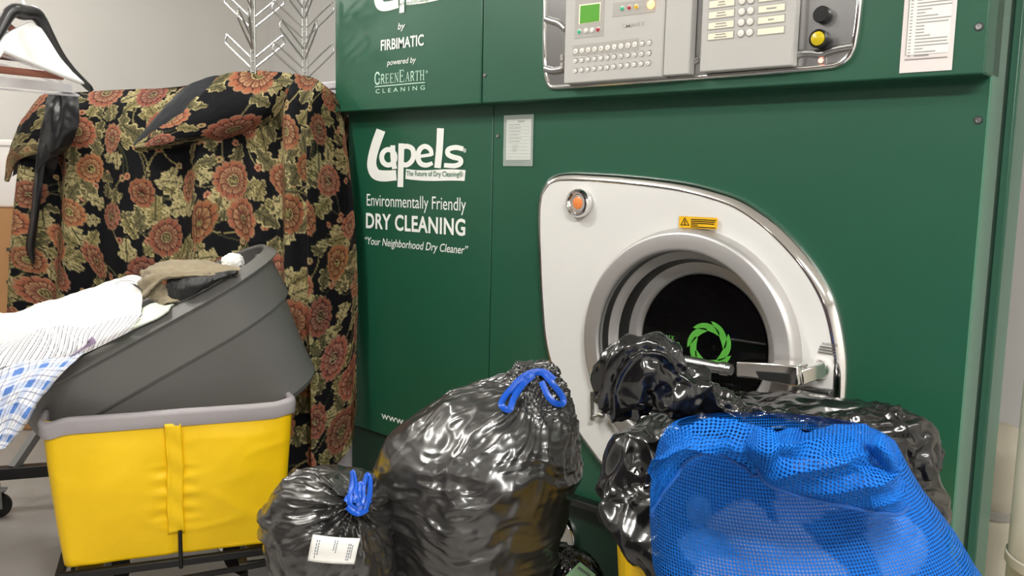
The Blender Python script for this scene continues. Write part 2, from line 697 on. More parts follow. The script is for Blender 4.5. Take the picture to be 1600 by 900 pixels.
# lower panels
g = 0.0022
b = MB(); b.box(((X0 + XS_LO - g) / 2, .01, (ZLO + ZHI) / 2 + .02), (XS_LO - g - X0, .02, ZHI - ZLO + .04))
lowL = b.build('lower_panel', 'green_paint', M, bevel=.002)
b = MB()
xa, xb, za, zb = XS_LO + g, X1 - .002, ZLO, ZHI + .04
an = angles_with_corners(DC, xa, xb, za, zb)
out = rect_hit(DC, an, xa, xb, za, zb)
inn = np.stack([DC[0] + .27 * np.cos(an), DC[2] + .27 * np.sin(an)], 1)
lev = [(inn, .02), (inn, 0), (out * .6 + inn * .4, 0), (out, 0), (out, .02)]
b.grid(np.array([[(x, y, z) for x, z in o] for o, y in lev]), cv=True, flip=True)
lowR = b.build('lower_panel', 'green_paint', M, angle=30)
b = MB(); b.box(((X0 + X1) / 2, .026, (ZLO + ZHI) / 2 + .02), (.004, .008, ZHI - ZLO)); 
b.build('seam_strip', 'gap_dark', M)
# plinth and black ledge
b = MB(); b.box(((X0 + X1) / 2 - .01, .03, ZLO / 2 - .004), (X1 - X0 - .02, .03, ZLO - .008)); b.build('plinth', 'green_dark', M)
b = MB(); b.box(((X0 + X1) / 2 + .3, -.012, ZLO - .004), (X1 - X0 - .62, .05, .022)); b.build('ledge', 'black_rail', M, bevel=.005)
# upper housing
for xa_, xb_ in ((X0, XS_UP - g), (XS_UP + g, X1)):
    b = MB(); b.box(((xa_ + xb_) / 2, -PU + .06, (ZHI + ZTOP) / 2), (xb_ - xa_, .12, ZTOP - ZHI))
    u = b.build('upper_panel', 'green_paint', M, bevel=.004)
    if xa_ == X0:
        upL = u
    else:
        upR = u
b = MB(); b.box((XS_UP, -PU + .08, (ZHI + ZTOP) / 2), (.012, .1, ZTOP - ZHI - .01)); b.build('seam_strip', 'gap_dark', M)
b = MB(); b.box((XS_LO, .012, (ZLO + ZHI) / 2), (.012, .012, ZHI - ZLO)); b.build('seam_strip', 'gap_dark', M)

# screws
for px, py, off in ((757.5, 117.5, PU), (778, 212.5, 0), (1529.5, 42, PU), (1528.5, 188, 0), (543.5, 181, 0)):
    c = face(px, py, off)
    rr = .0065 if px > 1000 else .0055
    b = MB(); b.mi = 0
    b.lathe(c, (0, -1, 0), [(rr, 0), (rr, .002), (rr * .85, .0035), (rr * .5, .0035), (rr * .45, .0015), (.0001, .0015)], 20)
    b.mi = 1
    b.lathe(c, (0, -1, 0), [(rr * 1.35, 0), (rr * 1.3, .001), (rr, .001)], 20)
    b.build('screw', ['satin_steel', 'dark_steel'], M)

# ---- lettering, left panels
for args, kw in ((('Environmentally Friendly', 573, 728, 321.2, 18.3, .0015), {}),
                 (('DRY CLEANING', 571.8, 727, 355.5, 23.0, .0015), dict(offset=.026, spacing=1.06)),
                 (('\u201cYour Neighborhood Dry Cleaner\u201d', 570, 731.5, 381.2, 11.5, .0015), dict(shear=.22, offset=.006)),
                 (('www.mylapels.com', 595.8, 728, 653.5, 11.2, .0015), dict(offset=.006))):
    b = MB(); text_on_face(b, *args, **kw); b.build('lettering', 'white_letter', lowL, smooth=False)


def lapels(off, fx):
    """the painted script logo; fx maps logo drawing units to the front plane"""
    b = MB()
    k = [0]

    def rib(pts, w, n=28, closed=False):
        l, r_ = ribbon2(pts, w, n)
        k[0] += 1
        P = np.array([[fx(*q) for q in l], [fx(*q) for q in r_]])
        P[..., 1] -= .0001 * k[0]
        b.grid(P, flip=True)
    # L : slanting stem that swings into a long foot
    rib([(330, 150), (303, 225), (283, 300), (282, 350), (303, 388), (345, 398), (413, 394)], [50, 50, 48, 52, 58, 60, 56], 40)
    # a
    t = np.linspace(.35, 2 * np.pi - .35, 12)
    rib([(370 + 36 * math.cos(a), 297 + 42 * math.sin(a)) for a in np.linspace(-.9, 2 * np.pi - 1.0, 14)], 27, 48)
    rib([(394, 232), (395, 300), (404, 360)], 27)
    # p
    rib([(441, 222), (438, 340), (435, 458)], [32, 31, 31])
    rib([(452, 285 - 45), (475, 238), (500, 252), (507, 285), (496, 318), (470, 338), (448, 335)], 27, 40)
    # e
    rib([(528, 293), (570, 288), (606, 282)], 18)
    rib([(606, 288), (598, 255), (570, 238), (543, 252), (530, 290), (543, 328), (575, 340), (610, 328)], [20, 24, 27, 27, 28, 27, 26, 20], 44)
    # l
    rib([(653, 140), (648, 240), (637, 355)], [38, 37, 36])
    # s
    rib([(776, 252), (735, 244), (697, 254), (694, 280), (722, 296), (758, 306), (760, 330), (730, 343), (672, 340)], [26, 27, 27, 27, 28, 27, 27, 27, 24], 50)
    # banner
    t = np.linspace(0, 1, 24)
    top = [(465 + 323 * q, 360 + 8 * q + 6 * math.sin(q * 6.0) * (1 - .4 * q)) for q in t]
    bot = [(462 + 320 * q, 414 + 16 * q + 5 * math.sin(q * 5.0)) for q in t]
    b.grid(np.array([[fx(*q) for q in top], [fx(*q) for q in bot]]), flip=False)
    # registered mark
    rib([(784 + 7 * math.cos(a), 260 + 10 * math.sin(a)) for a in np.linspace(0, 2 * np.pi, 16)], 2.4, 30)
    rib([(781, 266), (781, 255), (786, 256), (785, 260), (782, 261), (787, 266)], 1.8, 12)
    return b


def logo_mapper(ox, oy, s, off):
    def fx(x, y):
        p = face(ox + x / s, oy + y / s, off)
        return (p[0], -off, p[2])
    return fx


b = lapels(.0016, logo_mapper(500, 160, 3.4625, .0016))
b.build('logo', 'white_letter', lowL, smooth=False)
b = MB()
text_on_face(b, 'The Future of Dry Cleaning\u00ae', 634.8, 723, 274.5, 7.6, .0035, offset=.004)
b.build('lettering', 'dark_letter', lowL, smooth=False)
# the same logo, cut by the top of the frame, on the housing above: same size in the place
lo_l, lo_u = face(573, 250, 0), face(585, 10, PU)


def fx_up(x, y):
    p = face(500 + x / 3.4625, 160 + y / 3.4625, 0)
    q = face(573.5, 160 + 425 / 3.4625, 0)
    u_ = face(584.5, 20.5, PU + .0016)
    s = .78
    return (u_[0] + (p[0] - q[0]) * s, -PU - .0016, u_[2] + (p[2] - q[2]) * s)


b = lapels(0, fx_up)
b.build('logo', 'white_letter', upL, smooth=False)
b = MB()
text_on_face(b, 'The Future of Dry Cleaning\u00ae', 621.5, 671, 9.6, 5.6, PU + .0035, offset=.004)
b.build('lettering', 'dark_letter', upL, smooth=False)
for args, kw in ((('by', 621.5, 633, 46.2, 10.0, PU + .0015), dict(shear=.2, offset=.008)),
                 (('FIRBIMATIC', 595, 661.8, 79.0, 16.2, PU + .0015), dict(offset=.02)),
                 (('powered by', 604.5, 650, 102.2, 8.6, PU + .0015), dict(shear=.2, offset=.004))):
    b = MB(); text_on_face(b, *args, **kw); b.build('lettering', 'white_letter', upL, smooth=False)
# serif words
GL = {
    'G': ([[(86, 76), (62, 98), (28, 96), (8, 70), (8, 30), (28, 4), (62, 2), (84, 20)]], [[(84, 44), (84, 2)], ], [[(64, 44), (98, 44)]]),
    'R': ([[(22, 0), (22, 100)], [(24, 96), (62, 96), (76, 76), (62, 52), (24, 50)], [(50, 50), (86, 2)]], [], [[(6, 1), (40, 1)], [(6, 99), (30, 99)], [(74, 1), (96, 1)]]),
    'E': ([[(22, 0), (22, 100)]], [], [[(6, 1), (82, 1)], [(6, 99), (78, 99)], [(22, 52), (62, 52)], [(80, 1), (84, 22)], [(77, 99), (79, 80)], [(62, 64), (62, 40)]]),
    'N': ([[(20, 98), (80, 2)]], [], [[(18, 0), (18, 100)], [(82, 0), (82, 100)], [(4, 1), (32, 1)], [(4, 99), (24, 99)], [(68, 99), (96, 99)]]),
    'A': ([[(50, 100), (84, 0)]], [], [[(50, 100), (16, 0)], [(28, 36), (70, 36)], [(4, 1), (30, 1)], [(68, 1), (98, 1)]]),
    'T': ([[(50, 0), (50, 98)]], [], [[(8, 98), (92, 98)], [(8, 98), (5, 78)], [(92, 98), (95, 78)], [(34, 1), (66, 1)]]),
    'H': ([[(20, 0), (20, 100)], [(80, 0), (80, 100)]], [], [[(20, 52), (80, 52)], [(4, 1), (36, 1)], [(4, 99), (36, 99)], [(64, 1), (96, 1)], [(64, 99), (96, 99)]]),
}
b = MB()
word = 'GREENEARTH'
xs = np.cumsum([0] + [1.15 if c in 'GE' and i in (0, 5) else .88 for i, c in enumerate(word)])
pa, pb = face(586, 131.8, PU), face(664, 131.8, PU)
kx = (pb[0] - pa[0]) / xs[-1]
zh = face(586, 114.0, PU)[2] - pa[2]
for i, ch in enumerate(word):
    big = i in (0, 5)
    hh = zh * (1.0 if big else .80)
    wch = kx * (xs[i + 1] - xs[i]) * .96
    for grp, w in zip(GL[ch], (12, 9, 6)):
        for st in grp:
            P = np.array(st, float)
            n = 24 if len(st) > 2 else 2
            l, r_ = ribbon2(P, w * (1.25 if grp is GL[ch][0] else 1.0), n)
            mp = lambda q: np.stack([pa[0] + kx * xs[i] + q[:, 0] / 100 * wch, np.full(len(q), -PU - .0015), pa[2] + q[:, 1] / 100 * hh], 1)
            b.grid(np.array([mp(l), mp(r_)]), flip=True)
u0_, u1_ = face(586.3, 135.6, PU), face(664, 130, PU)
b.box(((u0_[0] + u1_[0]) / 2, -PU - .0008, u0_[2]), (u1_[0] - u0_[0], .0014, .0028))
text_on_face(b, 'CLEANING', 587, 663.6, 146.0, 6.4, PU + .0015, spacing=1.75)
text_on_face(b, '\u00ae', 665.2, 668.6, 114.5, 4.2, PU + .0015)
b.build('lettering', 'mint_letter', upL, smooth=False)

# ---- porthole door surround: leaf-shaped chrome rim round a white dished plate
tr = [(857, 283), (866, 275), (879, 270), (895, 268.8), (912, 269), (967, 272), (1025, 277.5), (1077, 285), (1121, 296), (1161, 310.5), (1201, 336), (1234, 365),
      (1267, 402), (1293, 441), (1311, 481), (1322, 529), (1326.5, 580)]
tl = [(843, 345), (845, 415), (847.5, 470), (853, 530), (866, 584), (880, 628), (897, 664), (921, 700), (952, 738)]
TR = np.array([face(*q)[[0, 2]] for q in tr])
TL = np.array([face(*q)[[0, 2]] for q in tl])
c2 = DC[[0, 2]]
# the lower right end mirrors the upper left one
pts = [*TR, (-.717, .85), (-.721, .70), (-.733, .605), (-.757, .566), (-.80, .551), (-.875, .547), (-.997, .547), (-1.12, .549), (-1.22, .553), (-1.31, .559), *TL[::-1], face(846, 305)[[0, 2]]]
LEAF = cr(np.array(pts), 260, closed=True)
# even spacing
for _ in range(2):
    seg = np.r_[0, np.cumsum(np.linalg.norm(np.roll(LEAF, -1, 0) - LEAF, axis=1))]
    q = np.linspace(0, seg[-1], 221)[:-1]
    LL = np.vstack([LEAF, LEAF[:1]])
    LEAF = np.stack([np.interp(q, seg, LL[:, 0]), np.interp(q, seg, LL[:, 1])], 1)


def inset(o, d):
    t = np.roll(o, -2, 0) - np.roll(o, 2, 0)
    t /= np.linalg.norm(t, axis=1)[:, None]
    n = np.stack([t[:, 1], -t[:, 0]], 1)
    if np.sum((o - o.mean(0)) * n) > 0:
        n = -n
    return o + n * d


def y3(o, y):
    return np.stack([o[:, 0], np.full(len(o), y), o[:, 1]], 1)


door = MB()
prof = [(0, 0.0), (0, -.006), (.001, -.011), (.004, -.0155), (.010, -.021), (.018, -.0265), (.023, -.0285), (.0255, -.028), (.027, -.024)]
door.grid(np.array([y3(inset(LEAF, d), y) for d, y in prof]), cv=True)
rim = door.build('door_rim', 'chrome', M, angle=180)
IN = inset(LEAF, .0258)
ang = np.arctan2(IN[:, 1] - c2[1], IN[:, 0] - c2[0])
CIR = np.stack([c2[0] + .285 * np.cos(ang), c2[1] + .285 * np.sin(ang)], 1)
door = MB()
lv = []
for t, y in ((0, -.027), (.05, -.027), (.15, -.0265), (.35, -.025), (.6, -.023), (.85, -.021), (1, -.020)):
    lv.append(y3(IN * (1 - t) + CIR * t, y))
lv.append(y3(CIR, .005))
door.grid(np.array(lv), cv=True)
plate = door.build('door_plate', 'door_white', M, angle=180)
# ring, bowl, glass
b = MB()
b.lathe(DC, (0, -1, 0), [(.318, .018), (.316, .03), (.312, .046), (.308, .054), (.303, .058), (.300, .0588), (.269, .0598), (.265, .0598), (.261, .058), (.2585, .054), (.2575, .045), (.2575, .02)], 120)
b.build('door_ring', 'brushed_ring', M, angle=50)
b = MB(); b.mi = 0
b.lathe(DC, (0, -1, 0), [(.2578, .05), (.257, .012), (.2565, .008)], 120)
b.mi = 1
b.lathe(DC, (0, -1, 0), [(.2565, .008), (.254, .005), (.246, .001), (.238, -.006), (.2345, -.010)], 120)
b.mi = 0
b.lathe(DC, (0, -1, 0), [(.2345, -.010), (.227, -.038), (.224, -.046)], 120)
b.mi = 1
b.lathe(DC, (0, -1, 0), [(.224, -.046), (.218, -.048), (.204, -.052), (.196, -.056), (.190, -.066)], 120)
bowl = b.build('door_bowl', ['dark_steel', 'brushed_ring'], M, angle=40)
b = MB()
b.lathe(DC, (0, -1, 0), [(.0005, -.058), (.1, -.058), (.187, -.060), (.187, -.064), (.1, -.063), (.0005, -.063)], 96)
glass = b.build('door_glass', 'glass_dark', M)
b = MB()
b.lathe(DC, (0, -1, 0), [(.20, -.066), (.27, -.075), (.27, -.34), (.0005, -.345)], 96)
drum = b.build('drum', 'drum', M)
nt = MATS['drum'].node_tree
tc = nt.nodes.new('ShaderNodeTexCoord'); vo = nt.nodes.new('ShaderNodeTexVoronoi'); vo.inputs['Scale'].default_value = 75; vo.inputs['Randomness'].default_value = 0.05
rp = nt.nodes.new('ShaderNodeValToRGB'); rp.color_ramp.elements[0].position = .32; rp.color_ramp.elements[0].color = (.004, .004, .004, 1)
rp.color_ramp.elements[1].position = .38; rp.color_ramp.elements[1].color = (.11, .115, .115, 1)
nt.links.new(tc.outputs['Object'], vo.inputs['Vector']); nt.links.new(vo.outputs['Distance'], rp.inputs[0])
nt.links.new(rp.outputs[0], nt.nodes['Principled BSDF'].inputs['Base Color'])
# swirl of seven blades printed on the glass
GY = .0575
gc = face(1108.5, 540.5, -GY)
b = MB()
NB = 7
for i in range(NB):
    a0 = i * 2 * np.pi / NB + .25
    t = np.linspace(0, 1, 20)
    aa = a0 + 1.55 * t
    ro_ = .0665 - .0015 * t
    ri_ = ro_ - .0225 * np.sin(np.pi * np.clip(t * .62 + .0, 0, 1)) ** .9 - .0005
    # the blade starts as a point on the outside and ends in a cut inside the next blade
    ou = .0670 - .021 * t ** 1.7
    iw = ou - .0205 * np.sin(np.pi * t ** .8 * .92) ** .8
    sgn = -1
    L = np.stack([gc[0] + ou * np.cos(sgn * aa), np.full(20, GY - .0012), gc[2] + ou * np.sin(sgn * aa)], 1)
    R_ = np.stack([gc[0] + iw * np.cos(sgn * aa), np.full(20, GY - .0012), gc[2] + iw * np.sin(sgn * aa)], 1)
    b.grid(np.array([L, R_]), flip=True)
for px0, px1, py in ((1034, 1062, 536.5),):
    p0, p1 = face(px0, 532.5, -GY), face(px1, 535.5, -GY)
    b.box(((p0[0] + p1[0]) / 2, GY - .0012, (p0[2] + p1[2]) / 2), (p1[0] - p0[0], .001, .0035))
text_on_face(b, 'MAX', 1037.5, 1053.5, 529.5, 7.2, -GY + .0012, offset=.004)
b.build('glass_print', 'logo_green', glass, smooth=False)
# indicator lamp in the plate's upper corner
lc = face(903.5, 317, .04)
b = MB()
b.lathe(lc, (0, -1, 0), [(.041, -.012), (.041, .004), (.037, .010), (.031, .011), (.026, .006), (.023, -.004)], 48)
lampring = b.build('indicator_bezel', 'chrome', M)
b = MB(); b.mi = 0
b.lathe(lc, (0, -1, 0), [(.025, -.006), (.0235, .001), (.019, .004), (.018, .0)], 40)
b.mi = 1
b.lathe(lc, (0, -1, 0), [(.0182, -.002), (.0175, .003), (.012, .006), (.0003, .007)], 40)
b.build('indicator_lens', ['panel_grey', 'lamp_amber'], lampring)
# warning sticker
b = MB()
q = [face(*p, .0315) for p in ((1061.5, 337.5), (1121.5, 340.5), (1120.5, 358.5), (1061.0, 355.5))]
b.slab(q, (0, -1, 0), .0012)
stick = b.build('warning_sticker', 'warn_yellow', plate, smooth=False)
b = MB()
tri = [face(*p, .0332) for p in ((1070, 339.5), (1077.5, 352.5), (1062.8, 352))]
tri = np.array(tri); tc_ = tri.mean(0)
ii = tc_ + (tri - tc_) * .72
b.grid(np.array([np.vstack([tri, tri[:1]]), np.vstack([ii, ii[:1]])]))
p = face(1070, 347.5, .0332); b.box(p, (.0026, .0006, .011)); p = face(1070.2, 351, .0332); b.box(p, (.0028, .0006, .0026))
for k in range(5):
    pa_, pb_ = face(1079.5, 342.6 + k * 2.9, .0332), face((1119, 1117, 1116, 1090, 1118)[k], 344.5 + k * 2.9, .0332)
    b.box(((pa_[0] + pb_[0]) / 2, pa_[1], (pa_[2])), (pb_[0] - pa_[0], .0006, .0022))
b.build('sticker_print', 'black_plastic', stick, smooth=False)
b = MB()
text_on_face(b, 'WARNING', 1284, 1309, 538.5, 4.0, .0300, offset=.008)
for k in range(3):
    pa_, pb_ = face(1281 - k * 1.6, 541.3 + k * 4.3, .0300), face(1306, 541.3 + k * 4.3, .0300)
    b.box(((pa_[0] + pb_[0]) / 2, pa_[1], pa_[2]), (pb_[0] - pa_[0], .0008, .0028))
b.build('printed_warning', 'ink', plate, smooth=False)
# hinge pin, low on the left of the ring
b = MB()
h0, h1 = face(925, 612, .045), face(926, 652, .045)
b.tube([h0, h1], .0055, 12)
b.lathe(h1 + (0, 0, -.002), (0, 0, 1), [(.007, -.006), (.008, 0), (.007, .004)], 16, True, True)
hp = face(938, 648, .045)
b.tube([h1, hp], .005, 10)
b.lathe(hp, (1, -.2, 0), [(.005, -.004), (.009, 0), (.009, .01), (.005, .013)], 16, True, True)
b.build('hinge_pin', 'satin_steel', M)
# latch: lever rod, block, swing arm and pivot
latch_y = .105
A = face(1050, 563, latch_y); B = face(1143, 578, latch_y)
b = MB()
b.tube([A, A * .5 + B * .5, A * .15 + B * .85], [.0185, .0165, .0125], 20)
b.tube([A * .17 + B * .83, A * .07 + B * .93], [.0165, .0165], 20)
b.tube([A * .08 + B * .92, B], [.0135, .0135], 20)
b.build('latch_lever', 'satin_steel', M)
b = MB()
blk = [face(*p, latch_y + .03) for p in ((1150, 565), (1213, 568), (1246, 572), (1247, 604), (1232, 603), (1180, 592), (1150, 589))]
b.slab(blk, (0, 1, 0), .06)
b.build('latch_block', 'chrome', M, bevel=.004)
b = MB()
blk = [face(*p, latch_y + .0335) for p in ((1180, 580), (1234, 584), (1232, 600), (1186, 592))]
b.slab(blk, (0, 1, 0), .004)
b.build('latch_recess', 'gap_dark', M, bevel=.001)
b = MB()
P0, P1 = face(1247, 588, latch_y), face(1284, 576, .045)
b.bar(P0, P1, .03, .036)
b.lathe(face(1281, 577, .03), (0, -1, 0), [(.024, -.01), (.024, .022), (.02, .027), (.0003, .028)], 32)
b.build('latch_arm', 'chrome', M, bevel=.003)
b = MB()
q = [face(*p, .05) for p in ((1250, 606), (1297, 611), (1296, 636), (1246, 634))]
b.slab(q, (0, 1, 0), .03)
b.build('latch_keeper', 'dark_steel', M, bevel=.004)
for px, py in ((1258, 618), (1257, 633)):
    b = MB(); b.lathe(face(px, py, .05), (0, -1, 0), [(.006, 0), (.006, .004), (.003, .006), (.0002, .006)], 16); b.build('keeper_bolt', 'chrome', M)
# chrome trap cover low on the plinth
cc = face(871, 838, .0)
b = MB()
b.lathe(cc, (0, -1, 0), [(.070, -.02), (.070, .006), (.066, .011), (.060, .010), (.0005, .012)], 64)
cov = b.build('trap_cover', 'chrome', M)
b = MB()
q = [cc + np.array(p) for p in ((-.004, -.0128, -.055), (.012, -.0128, -.055), (.012, -.0128, .055), (-.004, -.0128, .052))]
b.slab(q, (0, -1, 0), .0008); b.build('cover_reflection', 'paper', cov, smooth=False)  # white strip paints in a sheet reflected by the chrome

# ---- control console
PY = PU


def P2(px, py, off):
    return face(px, py, PY + off)


ol = [(853, -60), (851, 0), (849.6, 50), (850, 95), (852.5, 122), (856, 134), (862, 140.2), (870, 140.8), (900, 139), (1000, 131.5), (1100, 124.5), (1200, 117), (1280, 110.5), (1303, 108), (1318, 103),
      (1331, 92), (1339, 75), (1344, 45), (1349, 0), (1353, -60)]
O2 = np.array([P2(x, y, 0)[[0, 2]] for x, y in ol])
top_z = 2.10
O2 = np.vstack([[(O2[0][0] + .005, top_z)], O2, [(O2[-1][0] - .005, top_z)]])
# resample evenly
seg = np.r_[0, np.cumsum(np.linalg.norm(np.roll(O2, -1, 0) - O2, axis=1))]
q = np.linspace(0, seg[-1], 301)[:-1]
LL = np.vstack([O2, O2[:1]])
O2 = np.stack([np.interp(q, seg, LL[:, 0]), np.interp(q, seg, LL[:, 1])], 1)
b = MB()
lv = [y3(inset(O2, d), -PY + y) for d, y in ((0, 0), (0, -.004), (.003, -.009), (.008, -.010), (.011, -.008), (.013, -.005))]
b.grid(np.array(lv), cv=True)
b.build('console_rim', 'chrome', M, angle=180)
b = MB()
b.prism(inset(O2, .0125), -PY - .005, -PY - .001)
console = b.build('console_plate', 'satin_steel', M)
# pressed ridges across the plate
for pts, rr in (([(1232, 88), (1255, 84), (1270, 83.5), (1284, 85), (1300, 79), (1318, 75), (1334, 72.5)], .010),
                ([(853, 108), (866, 111), (882, 108)], .011), ([(853, 30), (862, 33), (874, 37), (884, 46)], .010),
                ([(1076, 96), (1084, 97), (1094, 92)], .010)):
    p = cr(np.array([P2(x, y, .003) for x, y in pts]), 30)
    b = MB(); b.tube(p, rr, 16); b.build('pressed_ridge', 'satin_steel', console)


# square corners in the place: x and z from two photo corners each
def rect_on(px0, py0, px1, py1, off, ztop=None):
    a, c = P2(px0, py0, off), P2(px1, py1, off)
    z1 = ztop if ztop is not None else a[2]
    return a[0], c[0], z1, c[2]


def zpanel(name, x0, x1, z0, z1, off, t, m, parent, bevel=.002):
    mb = MB()
    mb.box(((x0 + x1) / 2, -PY - off + t / 2, (z0 + z1) / 2), (x1 - x0, t, z1 - z0))
    return mb.build(name, m, parent, bevel=bevel)


O1 = .034
a = P2(880, 132.5, O1); c = P2(1034.5, 119, O1)
key_panel = zpanel('keypad_panel', a[0], c[0], (a[2] + c[2]) / 2, 2.06, O1, .028, 'panel_grey', M, .004)
d = P2(1076, 115, O1); e = P2(1035.5, 119, O1)
zpanel('keypad_cover', e[0], d[0], (d[2] + e[2]) / 2, 2.06, O1, .028, 'panel_grey', M, .003)
zpanel('panel_gap', a[0] + .01, d[0] - .01, (a[2] + c[2]) / 2 + .006, 2.05, O1 - .006, .024, 'gap_dark', M, .001)
a2 = P2(1092, 113.5, O1); c2_ = P2(1237.5, 102.3, O1)
func_panel = zpanel('function_panel', a2[0], c2_[0], (a2[2] + c2_[2]) / 2, 2.06, O1, .028, 'panel_grey', M, .004)
for px, y in ((1240, 17), (1240, 32), (1240, 50), (879, 90), (879, 103)):
    b = MB(); b.box(P2(px, y, O1 - .012), (.007, .012, .016)); b.build('panel_clip', 'panel_mid', console)
# keypad
KX, KY = lambda x: 870 + x / 6.43, lambda y: y / 6.43
q = [P2(KX(x), KY(y), O1 + .0008) for x, y in ((163, 458), (822, 381), (822, 502), (163, 565))]
b = MB(); b.slab(q, (0, 1, 0), .0006); b.build('key_strip', 'panel_mid', key_panel, smooth=False)
for (xa_, ya_), (xb_, yb_), big in (((195, 515), (930, 430), 1), ((190, 612), (925, 535), 0), ((187, 712), (920, 634), 0)):
    p0, p1 = P2(KX(xa_), KY(ya_), O1), P2(KX(xb_), KY(yb_), O1)
    for i in range(12):
        c = p0 + (p1 - p0) * i / 11.0
        b = MB(); b.mi = 0
        R1 = .0075 if not (big and i < 10) else .0078
        b.lathe(c + (.0012, 0, .0012), (0, -1, 0), [(R1, 0), (R1 * .98, .0012), (R1 * .8, .0014)], 20)  # offset grey disc paints the shadow crescent round the key
        b.mi = 1
        r2 = .0058 if not (big and i < 10) else .0074
        b.lathe(c + (-.0006, 0, -.0006), (0, -1, 0), [(r2, .0008), (r2 * .95, .0026), (r2 * .6, .0034), (.0002, .0036)], 20)
        b.mi = 2
        rng = random.Random(i * 7 + int(ya_))
        wq, hq = rng.choice(((.0045, .0012), (.0035, .003), (.0014, .0042), (.004, .0016)))
        b.box(c + (-.0006, -.0037, -.0006), (wq, .0004, hq))
        b.build('key', ['button_shade', 'button_white', 'ink_soft'], key_panel)


def pill(parent, name, c, r_, mats, h=.003):
    b = MB(); b.mi = 0
    b.lathe(c, (0, -1, 0), [(r_ * 1.25, 0), (r_ * 1.22, .0012), (r_ * .98, .0016)], 24)
    b.mi = 1
    b.lathe(c, (0, -1, 0), [(r_, .0008), (r_ * .95, h), (r_ * .5, h * 1.25), (.0002, h * 1.3)], 24)
    return b.build(name, mats, parent)


q = [P2(KX(x), KY(y), O1 + .0008) for x, y in ((190, -30), (483, -52), (468, 358), (175, 390))]
b = MB(); b.slab(q, (0, 1, 0), .0006); b.build('display_surround', 'panel_mid', key_panel, smooth=False)
q = [P2(KX(x), KY(y), O1 + .0018) for x, y in ((226, 48), (441, 22), (434, 216), (219, 246))]
b = MB(); b.slab(q, (0, 1, 0), .001); b.build('display_frame', 'lab_cream', key_panel, smooth=False)
q = [P2(KX(x), KY(y), O1 + .0026) for x, y in ((237, 60), (430, 36), (424, 210), (231, 238))]
b = MB(); b.slab(q, (0, 1, 0), .0007); b.build('display_screen', 'screen_lit', key_panel, smooth=False)
for x, y, m in ((228, 320, 'lamp_green'), (293, 310, 'button_white'), (356, 304, 'button_white'), (418, 298, 'lamp_red')):
    pill(key_panel, 'display_button', P2(KX(x), KY(y), O1 + .001), .0058, ['button_white', m])
q = [P2(KX(x), KY(y), O1 + .0008) for x, y in ((567, 30), (992, -8), (985, 120), (560, 172))]
b = MB(); b.slab(q, (0, 1, 0), .0006); b.build('lamp_strip', 'panel_mid', key_panel, smooth=False)
for x, y, m in ((660, 86), (733, 76), (800, 69)) and ((660, 86, 'lamp_green'), (731, 77, 'lamp_red'), (801, 69, 'lamp_yellow')):
    pill(key_panel, 'strip_button', P2(KX(x), KY(y), O1 + .001), .0056, ['button_white', m])
pill(key_panel, 'pilot_lamp', P2(KX(947), KY(46), O1 + .001), .0085, ['lamp_amber_lit', 'lamp_amber_lit'], .006)
b = MB()
pl, pr = P2(KX(655), KY(285), O1), P2(KX(880), KY(262), O1)
text_on_face(b, 'SMART', KX(655), KX(885), KY(285), 6.4, PY + O1 + .0008, offset=.010)
b.build('lettering', 'panel_mid', key_panel, smooth=False)
# function panel labels and buttons
FX, FY = lambda x: 1070 + x / 5.517, lambda y: y / 5.517
for k in range(-1, 5):
    yl = 5 - 93 + 93 * k
    if k < 5 and yl < 330:
        a = P2(FX(212 - 3.5 * k), FY(yl + 2), O1); c = P2(FX(437 - 3.5 * k), FY(yl + 68 - 22), O1)
        b = MB(); b.mi = 1
        b.box(((a[0] + c[0]) / 2, -PY - O1 - .0006, (a[2] + c[2]) / 2), (c[0] - a[0], .0012, a[2] - c[2]))
        b.mi = 0
        b.box(((a[0] + c[0]) / 2, -PY - O1 - .0009, (a[2] + c[2]) / 2), (c[0] - a[0] - .004, .0012, a[2] - c[2] - .004))
        b.mi = 2
        for s in (-1, 1):
            b.box(((a[0] + c[0]) / 2, -PY - O1 - .0018, (a[2] + c[2]) / 2 + s * .0032), ((.022, .026, .018, .024, .03, .03)[k + 1] * (1.1 if s < 0 else .9), .0004, .0026))
        b.build('key_label', ['lab_cream', 'button_shade', 'ink_soft'], func_panel, smooth=False)
for k in range(-1, 4):
    yl = 50 - 97 + 97 * k
    if yl < 250:
        a = P2(FX(636 - 4 * k), FY(yl), O1); c = P2(FX(873 - 4 * k), FY(yl + 68 - 25), O1)
        b = MB(); b.mi = 1
        b.box(((a[0] + c[0]) / 2, -PY - O1 - .0006, (a[2] + c[2]) / 2), (c[0] - a[0], .0012, a[2] - c[2]))
        b.mi = 0
        b.box(((a[0] + c[0]) / 2, -PY - O1 - .0009, (a[2] + c[2]) / 2), (c[0] - a[0] - .004, .0012, a[2] - c[2] - .004))
        b.mi = 2
        if k < 3:
            b.box(((a[0] + c[0]) / 2, -PY - O1 - .0018, (a[2] + c[2]) / 2), ((.022, .02, .024, .014, .01)[k + 1], .0004, .0032))
        b.build('key_label', ['lab_cream', 'button_shade', 'ink_soft'], func_panel, smooth=False)
for k in range(-1, 4):
    for x, y in ((497, 8), (572, 0)):
        pill(func_panel, 'function_key', P2(FX(x - 4 * k), FY(y + 93 * k), O1 + .0005), .0082, ['button_shade', 'button_white'])
